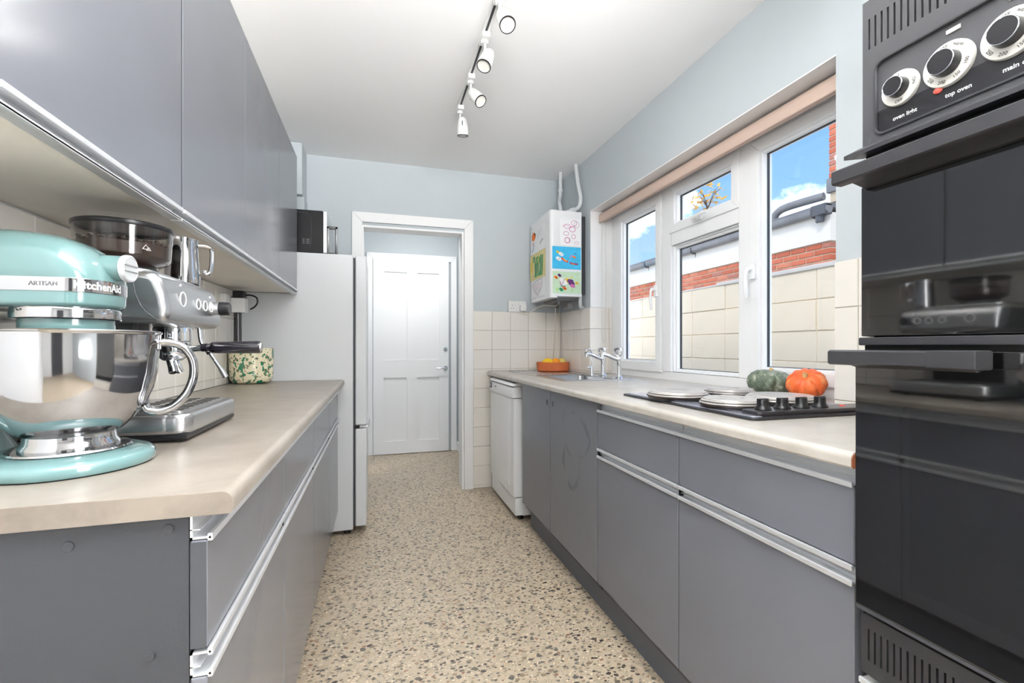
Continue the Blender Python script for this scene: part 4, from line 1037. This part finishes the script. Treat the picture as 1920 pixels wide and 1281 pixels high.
# ------------------------------------------------------------------ track lighting
tk = thing('track_light', 'white ceiling track with adjustable spotlights', 'light', (.436, 1.7, H))
obj('track', B().box(.420, .452, .25, 2.60, H-.019, H, .002), 'plastic_white', tk)
obj('track_slot', B().box(.431, .441, .26, 2.55, H-.0196, H-.018), 'gasket', tk)
def spot(y, dirn):
    ad = obj('adapter', B().box(.420, .454, y-.035, y+.035, H-.042, H-.019, .003), 'plastic_white', tk)
    d = Vector(dirn).normalized(); piv = Vector((.440, y, H-.10))
    arm = obj('arm', B().cyl((.437, y, H-.042), (.437, y, H-.055), .016).box(.433, .443, y-.007, y+.007, H-.115, H-.05, .003), 'plastic_white', tk)
    q = d.to_track_quat('Z', 'Y').to_matrix().to_4x4(); c0 = piv+d*.0+Vector((.012, 0, 0))
    prof = [(0, -.028), (.012, -.027), (.021, -.02), (.026, -.004), (.0295, .03), (.0305, .062), (.0305, .068), (.027, .068), (.026, .058), (0, .056)]
    h_ = obj('spot_head', B().lathe(prof, seg=32, M=Matrix.Translation(c0) @ q), 'plastic_white', tk)
    obj('black_ring', B().lathe([(.0275, .063), (.0308, .0655), (.0308, .0695), (.0272, .0695), (.0272, .063)], seg=32, M=Matrix.Translation(c0) @ q), 'black_plastic', h_)
    obj('lens', B().lathe([(0, .0645), (.027, .0645), (.027, .062), (0, .062)], seg=32, M=Matrix.Translation(c0) @ q), 'dial_white', h_)
    ld = bpy.data.lights.new('spot_lamp', 'SPOT'); ld.energy = SPOT_W; ld.spot_size = math.radians(150); ld.spot_blend = 1; ld.shadow_soft_size = .026; ld.color = (1, .97, .93)
    lo_ = bpy.data.objects.new('spot_lamp', ld); col.objects.link(lo_); lo_.matrix_world = Matrix.Translation(c0+d*.075) @ Vector(d).to_track_quat('-Z', 'Y').to_matrix().to_4x4()
    obj('vent_slot', B().box(-.0024, .0024, -.0284, -.026, -.004, .02, M=Matrix.Translation(c0) @ q), 'gasket', h_)
for y, dirn in ((2.515, (.05, .2, -1)), (2.215, (.42, -.55, -.75)), (1.905, (-.35, -.3, -.9)), (1.66, (.1, -.55, -.85)), (.9, (.3, .2, -1))):
    spot(y, dirn)

# ------------------------------------------------------------------ stand mixer (local frame: +x is the front of the head)
MX = Vector((-.467, .897, .90))
mxr = thing('stand_mixer', 'teal stand mixer with a polished steel bowl on the left worktop', 'mixer', MX, rz=math.radians(-4))
def outline(k=1.0, n=40, rf=.108, xb=-.215, wb=.085):
    """base outline: round front around the bowl, narrowing to the back"""
    P = []
    for i in range(n+1):
        a = -PI/2+PI*i/n; P.append((rf*math.cos(a)*.99*k, rf*math.sin(a)*k))
    for i in range(1, 12):
        t = i/12; P.append((xb*t*k, (rf+(wb-rf)*t)*k))
    for i in range(13):
        a = PI/2+PI*i/12; P.append((xb*k+.03*math.cos(a)*k, wb*math.sin(a)*k))
    for i in range(11, 0, -1):
        t = i/12; P.append((xb*t*k, -(rf+(wb-rf)*t)*k))
    return P
obj('base', B().loft([[(x, y, z) for x, y in outline(k)] for k, z in ((.955, .001), (.985, .003), (1, .010), (.985, .017), (.93, .0225), (.80, .027), (.62, .0285))]), 'teal', mxr, local=True, sharp=70)
obj('rubber_foot', B().loft([[(x, y, z) for x, y in outline(k)] for k, z in ((.955, 0), (.96, .002))]), 'black_plastic', mxr, local=True)
ped = []
for z, x0, x1, w in ((.012, -.238, -.085, .078), (.05, -.232, -.105, .066), (.10, -.226, -.122, .055), (.17, -.224, -.128, .052), (.25, -.226, -.115, .055), (.275, -.228, -.10, .056)):
    ring = []
    for k in range(28):
        a = 2*PI*k/28; c_, s_ = math.cos(a), math.sin(a)
        ring.append(((x0+x1)/2+(x1-x0)/2*math.copysign(abs(c_)**.7, c_), w*math.copysign(abs(s_)**.7, s_), z))
    ped.append(ring)
obj('pedestal', B().loft(ped), 'teal', mxr, local=True, sharp=70)
def nose_plan(w, xf, x_str, xb, n=22):
    """half-oval plan: straight sides from xb to x_str, oval nose to xf; starts at near-back, goes round the nose to far-back"""
    P = [(xb, -w)]
    P += [(xb+(x_str-xb)*k/8, -w) for k in range(1, 8)]
    for k in range(n+1):
        a = -PI/2+PI*k/n; c_, s_ = math.cos(a), math.sin(a)
        P.append((x_str+(xf-x_str)*abs(c_)**.85, w*math.copysign(abs(s_)**.85, s_)))
    P += [(x_str+(xb-x_str)*k/8, w) for k in range(1, 8)]
    P.append((xb, w)); return P
# upper head: stacked plans so the nose slopes down
hd_rings = []
for z, w, xf, xs, xb in ((.291, .0635, .063, .016, -.222), (.300, .0655, .061, .014, -.228), (.315, .0665, .056, .008, -.230), (.330, .065, .047, 0, -.229), (.343, .061, .035, -.012, -.225), (.353, .054, .020, -.028, -.217), (.361, .044, .0, -.05, -.205), (.366, .031, -.03, -.075, -.188), (.3685, .015, -.07, -.105, -.165)):
    hd_rings.append([(x, y, z) for x, y in nose_plan(w, xf, xs, xb)])
head = obj('motor_head', B().loft(hd_rings), 'teal', mxr, local=True, sharp=75)
band_plan = nose_plan(.0642, .0640, .016, -.222)
obj('lower_head', B().loft([[(x, y, z) for x, y in nose_plan(w, xf, .014, -.215)] for z, w, xf in ((.248, .056, .052), (.252, .0605, .0595), (.256, .0625, .0625), (.2735, .063, .0632))]), 'teal', mxr, local=True, sharp=60)
band = obj('trim_band', B().prism(band_plan, 'z', .2715, .2925, .0012), 'steel_polished', mxr, local=True)
import bisect
pl_len = [0]
for p, q in zip(band_plan, band_plan[1:]): pl_len.append(pl_len[-1]+math.dist(p, q))
def along(s):
    i = max(0, min(len(band_plan)-2, bisect.bisect(pl_len, s)-1)); p, q = band_plan[i], band_plan[i+1]; t = (s-pl_len[i])/(pl_len[i+1]-pl_len[i])
    dx, dy = (q[0]-p[0]), (q[1]-p[1]); L_ = math.hypot(dx, dy); nx, ny = dy/L_, -dx/L_
    return p[0]+dx*t+nx*.0006, p[1]+dy*t+ny*.0006
s0 = pl_len[-1]/2
def wrap(sc, z): return lambda a, c_: Vector((*along(sc+a), z+c_))
def sub_text(txt, size, s_c, bold, m):
    b = text_bm(txt, size, None, bold)
    bmesh.ops.subdivide_edges(b.bm, edges=[e_ for e_ in b.bm.edges if e_.calc_length() > .004], cuts=2)
    for v in b.bm.verts: v.co = wrap(s_c, .282)(v.co.x, v.co.y)
    obj('lettering', b, m, band, local=False) if False else None
    me = obj('lettering', b, m, mxr, local=True)
    return me
straight = .222+.016
l1 = sub_text('ARTISAN', .0088, straight-.012, .00005, 'grey_mark')
l2 = sub_text('KitchenAid', .0165, straight+.060, .0004, 'white_mark')
for l_ in (l1, l2): l_.parent = band; l_.location = l_.location-band.location
hub = B().cyl((.0, 0, .3165), (.078, 0, .3165), .0215, .0205, 32)
obj('attachment_hub', hub, 'teal', mxr, local=True)
hc = obj('hub_cap', B().lathe([(.0215, .074), (.0222, .077), (.0215, .0815), (.019, .0825), (.0175, .0815), (0, .0815)], seg=36, M=Matrix.Translation((0, 0, .3165)) @ Matrix.Rotation(PI/2, 4, 'Y')), 'alu', mxr, local=True)
o_ = obj('cap_groove', B().box(.0812, .083, -.017, .017, .3205, .322).box(.0812, .083, -.017, .017, .311, .3125), 'gutter_grey', mxr, local=True)
obj('hub_screw', B().cyl((.066, .018, .3135), (.066, .032, .3125), .0045).lathe([(0, 0), (.007, 0), (.007, .008), (0, .008)], seg=16, M=Matrix.Translation((.066, .03, .3125)) @ Matrix.Rotation(-PI/2, 4, 'X')), 'black_plastic', mxr, local=True)
obj('planetary_ring', B().lathe([(.05, .2305), (.064, .2315), (.0655, .234), (.0655, .246), (.063, .2495), (.05, .2505)], (-.004, 0, 0), 56), 'steel_polished', mxr, local=True)
obj('planetary_hub', B().lathe([(0, .185), (.03, .186), (.038, .196), (.052, .207), (.057, .216), (.0565, .231), (0, .232)], (-.004, 0, 0), 40).cyl((.018, 0, .15), (.018, 0, .2), .03, .034), 'teal', mxr, local=True)
obj('beater_shaft', B().cyl((.018, 0, .09), (.018, 0, .18), .008), 'chrome', mxr, local=True)
obj('bowl_plate', B().lathe([(0, .027), (.072, .027), (.076, .0295), (.074, .032), (.06, .033), (0, .033)], seg=48), 'steel_polished', mxr, local=True)
bprof = [(.0, .040), (.05, .034), (.060, .0325), (.0605, .037), (.056, .043), (.0545, .053), (.064, .058), (.079, .074), (.0935, .096), (.1035, .121), (.109, .148), (.1112, .18), (.1118, .209), (.1145, .211), (.1155, .2135), (.1135, .2155), (.1105, .214), (.110, .18), (.1075, .148), (.1015, .121), (.0915, .097), (.077, .0765), (.06, .063), (.03, .056), (0, .055)]
bowl = obj('bowl', B().lathe(bprof, seg=80), 'steel_polished', mxr, local=True, sharp=60)
az = math.radians(24)
def hp(r, z, off): return (r*math.cos(az)-off*math.sin(az), r*math.sin(az)+off*math.cos(az), z)
b = B()
path = [(.111, .197), (.128, .196), (.146, .187), (.158, .165), (.159, .135), (.149, .106), (.131, .086), (.112, .079), (.096, .082), (.090, .09)]
for off in (-.0115, 0, .0115):
    b.tube([hp(r, z, off) for r, z in path], .0066, 16, 4)
b.box(-.0, .004, -.017, .017, -.012, .012, .001, M=Matrix.Rotation(az, 4, 'Z') @ Matrix.Translation((.1095, 0, .197)))
obj('bowl_handle', b, 'steel_polished', mxr, local=True, sharp=60).parent = bowl
bpy.context.view_layer.update()
bh = [o for o in bowl.children][0]; bh.location = bh.location-bowl.location
obj('lift_lever', B().tube([(-.12, -.06, .262), (-.12, -.075, .258), (-.10, -.08, .256), (-.075, -.078, .256)], .005, 8, 3), 'chrome', mxr, local=True)

# ------------------------------------------------------------------ espresso machine
CF = -.395
cm = thing('espresso_machine', 'brushed steel espresso machine with grinder hopper behind the mixer', 'coffee machine', (-.53, 1.21, .90))
CY0, CY1_ = 1.047, 1.370
obj('underside', B().box(-.70, -.362, CY0+.004, CY1_-.004, .905, .917, .004), 'black_plastic', cm)
for x in (-.67, -.395):
    for y in (CY0+.045, CY1_-.045): obj('foot', B().cyl((x, y, .90), (x, y, .907), .013), 'black_plastic', cm)
obj('base', B().prism(rrect(-.70, -.374, CY0, CY1_, .03), 'z', .916, .958, .010, 3), 'steel', cm)
tray = obj('drip_tray', B().prism(rrect(-.47, -.357, CY0+.001, CY1_-.001, .028), 'z', .9155, .957, .009, 3), 'steel', cm)
gr = obj('tray_grille', B().prism(rrect(-.52, -.378, CY0+.03, CY1_-.03, .012), 'z', .955, .9595), 'steel', cm)
for k in range(9):
    for j in range(3):
        y = CY0+.05+k*.028; x = -.50+j*.042
        obj('grille_slot', B().box(x, x+.03, y, y+.011, .9594, .9600), 'void_black', gr)
obj('rear_column', B().box(-.70, -.545, CY0+.012, CY1_-.012, .955, 1.14, .008), 'steel', cm)
obj('column_front', B().box(-.546, -.540, CY0+.05, CY1_-.05, .96, 1.13, .002), 'black_plastic', cm)
prof = [(-.70, 1.136), (CF-.03, 1.134), (CF-.008, 1.137), (CF+.001, 1.147), (CF+.003, 1.162), (CF-.003, 1.195), (CF-.012, 1.222), (CF-.022, 1.234), (CF-.04, 1.238), (-.70, 1.238)]
hd2 = obj('head', B().prism(prof, 'y', CY0, CY1_, .016, 4), 'steel', cm, sharp=50)
obj('side_seam', B().tube([(CF-.055, CY0-.0006, 1.222), (CF-.05, CY0-.0006, 1.19), (CF-.036, CY0-.0006, 1.16), (CF-.014, CY0-.0006, 1.142)], .0009, 6, 4), 'gasket', hd2)
obj('top_plate', B().prism(rrect(-.695, CF-.035, CY0+.008, CY1_-.008, .03), 'z', 1.236, 1.243, .003), 'steel', cm)
def fx_at(z):
    for (xa, za), (xb, zb) in zip(prof, prof[1:]):
        if za <= z <= zb and zb > za: return xa+(xb-xa)*(z-za)/(zb-za)
    return CF
for y, z, r in ((1.128, 1.190, .0148), (1.213, 1.187, .0115), (1.257, 1.187, .0115), (1.297, 1.187, .0115)):
    x = fx_at(z)
    bt = obj('button', B().cyl((x-.004, y, z), (x+.0025, y, z), r*.82, seg=28, bev=.001), 'steel', hd2)
    obj('button_ring', B().tube([(x+.0018, y+r*math.cos(a*PI/14), z+r*math.sin(a*PI/14)) for a in range(29)], .0014, 6), 'white_mark', bt)
for y, z in ((1.147, 1.222), (1.318, 1.213)): obj('indicator', B().ell((fx_at(z)+.0003, y, z), .0015, .0025, .0025), 'white_mark', hd2)
dk = obj('steam_dial', B().cyl((CF-.005, 1.325, 1.186), (CF+.012, 1.325, 1.186), .016, seg=24), 'steel', cm)
obj('dial_cap', B().cyl((CF+.01, 1.325, 1.186), (CF+.034, 1.325, 1.186), .0175, .0165, seg=10, bev=.002), 'black_plastic', dk)
GY = 1.212; GX_ = -.445
obj('group_head', B().lathe([(0, 0), (.036, 0), (.037, .003), (.037, .03), (.033, .038), (0, .038)], (GX_, GY, 1.100)), 'chrome', cm)
obj('grinder_chute', B().cyl((-.48, 1.115, 1.05), (-.48, 1.115, 1.138), .026, .03).box(-.53, -.46, 1.08, 1.15, 1.095, 1.14, .008), 'black_plastic', cm)
pf = thing('portafilter', 'chrome portafilter with black handle locked into the espresso machine', 'portafilter', (GX_, GY, 1.06))
obj('basket', B().lathe([(0, 0), (.018, 0), (.032, .012), (.0345, .02), (.0345, .034), (.037, .036), (.037, .041), (0, .041)], (GX_, GY, 1.0585)), 'chrome', pf)
obj('spout', B().tube([(GX_, GY-.012, 1.06), (GX_+.004, GY-.014, 1.045), (GX_+.008, GY-.02, 1.032)], .008, 10, 3).tube([(GX_, GY+.012, 1.06), (GX_+.004, GY+.014, 1.045), (GX_+.008, GY+.02, 1.032)], .008, 10, 3), 'chrome', pf)
obj('neck', B().cyl((GX_+.03, GY, 1.084), (GX_+.07, GY-.003, 1.088), .007), 'chrome', pf)
obj('handle', B().lathe([(0, 0), (.009, 0), (.0095, .012), (.008, .014), (.0125, .022), (.0135, .03), (.0145, .118), (.0135, .122), (0, .122)], seg=28, M=Matrix.Translation((GX_+.058, GY-.002, 1.0875)) @ Vector((1, -.03, .008)).to_track_quat('Z', 'Y').to_matrix().to_4x4()), 'black_gloss', pf)
obj('handle_end', B().cyl((GX_+.180, GY-.0055, 1.0885), (GX_+.183, GY-.0057, 1.0885), .011, .009), 'steel', pf)
obj('steam_wand', B().tube([(-.43, 1.325, 1.135), (-.425, 1.325, 1.10), (-.412, 1.325, 1.083), (-.395, 1.325, 1.055), (-.375, 1.327, 1.02)], .0048, 10, 4), 'chrome', cm)
obj('wand_tip', B().cyl((-.382, 1.3265, 1.033), (-.3715, 1.327, 1.012), .0062, .0066), 'steel', cm)
obj('wand_grip', B().cyl((-.413, 1.325, 1.088), (-.405, 1.325, 1.072), .0075), 'black_plastic', cm)
hc_ = (-.515, 1.165, 1.243)
hp_ = obj('bean_hopper', B().lathe([(.055, 0), (.057, .016), (.074, .026), (.0795, .034), (.0835, .094), (.0825, .094), (.0785, .035), (.072, .028), (.054, .017)], hc_, 56), 'smoky_plastic', cm)
obj('hopper_lid', B().lathe([(.079, .092), (.084, .092), (.0855, .095), (.0855, .100), (.083, .102), (0, .102), (0, .099), (.079, .098), (.079, .092)], hc_, 56), 'black_plastic', cm)
obj('hopper_collar', B().lathe([(0, 0), (.058, 0), (.058, .012), (.052, .014), (0, .014)], hc_, 40), 'black_plastic', cm)
mk = B()
for a0, z0_, k_ in ((-.74, .050, 1), (-.68, .047, .7)):
    q_ = [(-.006*k_, -.004*k_), (0, .005*k_), (.006*k_, -.004*k_), (-.006*k_, -.004*k_)]
    mk.tube([(hc_[0]+.0826*math.cos(a0+u_/.083), hc_[1]+.0826*math.sin(a0+u_/.083), hc_[2]+z0_+v_) for u_, v_ in q_], .0006, 6)
obj('hopper_mark', mk, 'white_mark', hp_)
b = B()
def bean_top(a, z): return 1+.02*math.sin(7*a)
b.lathe([(0, .015), (.05, .016), (.068, .029), (.0755, .036), (.0775, .060), (.06, .066), (.03, .062), (0, .067)], hc_, 40, fn=bean_top)
for _ in range(150):
    a = random.uniform(0, 2*PI); r = .076*math.sqrt(random.random()); b.ell((hc_[0]+r*math.cos(a), hc_[1]+r*math.sin(a), hc_[2]+.062+random.uniform(0, .006)), .006, .0045, .004, Matrix.Rotation(random.uniform(0, 3), 4, 'Z'), 8)
bn = obj('coffee_beans', b, 'bean'); bn['kind'] = 'stuff'; bn['label'] = 'dark coffee beans filling the clear grinder hopper'; bn['category'] = 'coffee beans'
# milk jug on top
jc = (-.462, 1.315, 1.243)
jg = thing('milk_jug', 'stainless steel milk jug standing on top of the espresso machine', 'jug', jc)
obj('jug_body', B().lathe([(0, 0), (.036, 0), (.0375, .004), (.0375, .02), (.033, .07), (.0315, .10), (.033, .112), (.0322, .112), (.0305, .10), (.032, .07), (.036, .02), (0, .003)], jc, 40), 'steel_polished', jg)
hv = Vector((.86, .5, 0)).normalized()
b = B().tube([Vector(jc)+hv*r+Vector((0, 0, z)) for r, z in ((.031, .10), (.048, .101), (.060, .096), (.062, .08), (.060, .045), (.055, .032), (.047, .032), (.046, .04))], .0045, 8, 4)
obj('jug_handle', b, 'steel_polished', jg)

# ------------------------------------------------------------------ pot, utensil, left socket
pc = (-.628, 2.665, .90)
tag(obj('speckled_pot', B().lathe([(0, 0), (.07, 0), (.086, .006), (.097, .022), (.101, .045), (.104, .165), (.1055, .178), (.1035, .182), (.1005, .178), (.098, .165), (.096, .045), (.09, .024), (0, .012)], pc, 56), 'splatter_glaze'), 'cream ceramic pot with green speckles beside the fridge', 'pot')
ut = thing('cooking_utensil', 'black-handled utensil with a steel hanging ring standing in the speckled pot', 'utensil', (-.68, 2.63, .915))
obj('handle', B().lathe([(0, .10), (.010, .10), (.016, .14), (.0185, .2), (.0185, .355), (.014, .362), (0, .362)], (-.685, 2.64, .915), 20), 'black_gloss', ut)
obj('steel_stem', B().cyl((-.685, 2.64, .915), (-.685, 2.64, 1.02), .006), 'steel', ut)
obj('hanging_ring', B().tube([(-.685+.026*math.cos(a*PI/8)-.008, 2.64, 1.282+.007*math.sin(a*PI/8)) for a in range(17)], .0028, 6), 'chrome', ut)
sx = XL+.009
so = thing('wall_socket', 'white socket on the left tiled wall under the cabinets by the fridge', 'socket', (sx+.006, 2.60, 1.31))
obj('plate', B().box(sx, sx+.03, 2.53, 2.676, 1.262, 1.348, .003), 'plastic_white', so)
obj('switch', B().box(sx+.029, sx+.033, 2.545, 2.557, 1.32, 1.336, .001), 'plastic_white', so)
pl_ = thing('plug_adapter', 'white plug adapter with a black plug pushed into it under the wall cabinets', 'plug', (-.68, 2.62, 1.30))
obj('adapter_body', B().box(sx+.0305, sx+.095, 2.595, 2.66, 1.262, 1.335, .004), 'plastic_white', pl_)
obj('black_plug', B().prism(rrect(sx+.036, sx+.09, 2.60, 2.655, .008), 'z', 1.3355, 1.372, .006), 'black_plastic', pl_)
obj('cable', B().tube([(sx+.085, 2.63, 1.352), (sx+.115, 2.63, 1.352), (sx+.14, 2.63, 1.34), (sx+.143, 2.63, 1.315), (sx+.13, 2.635, 1.295), (sx+.108, 2.645, 1.282)], .0042, 8, 5), 'black_plastic', pl_)

# ------------------------------------------------------------------ small fixings
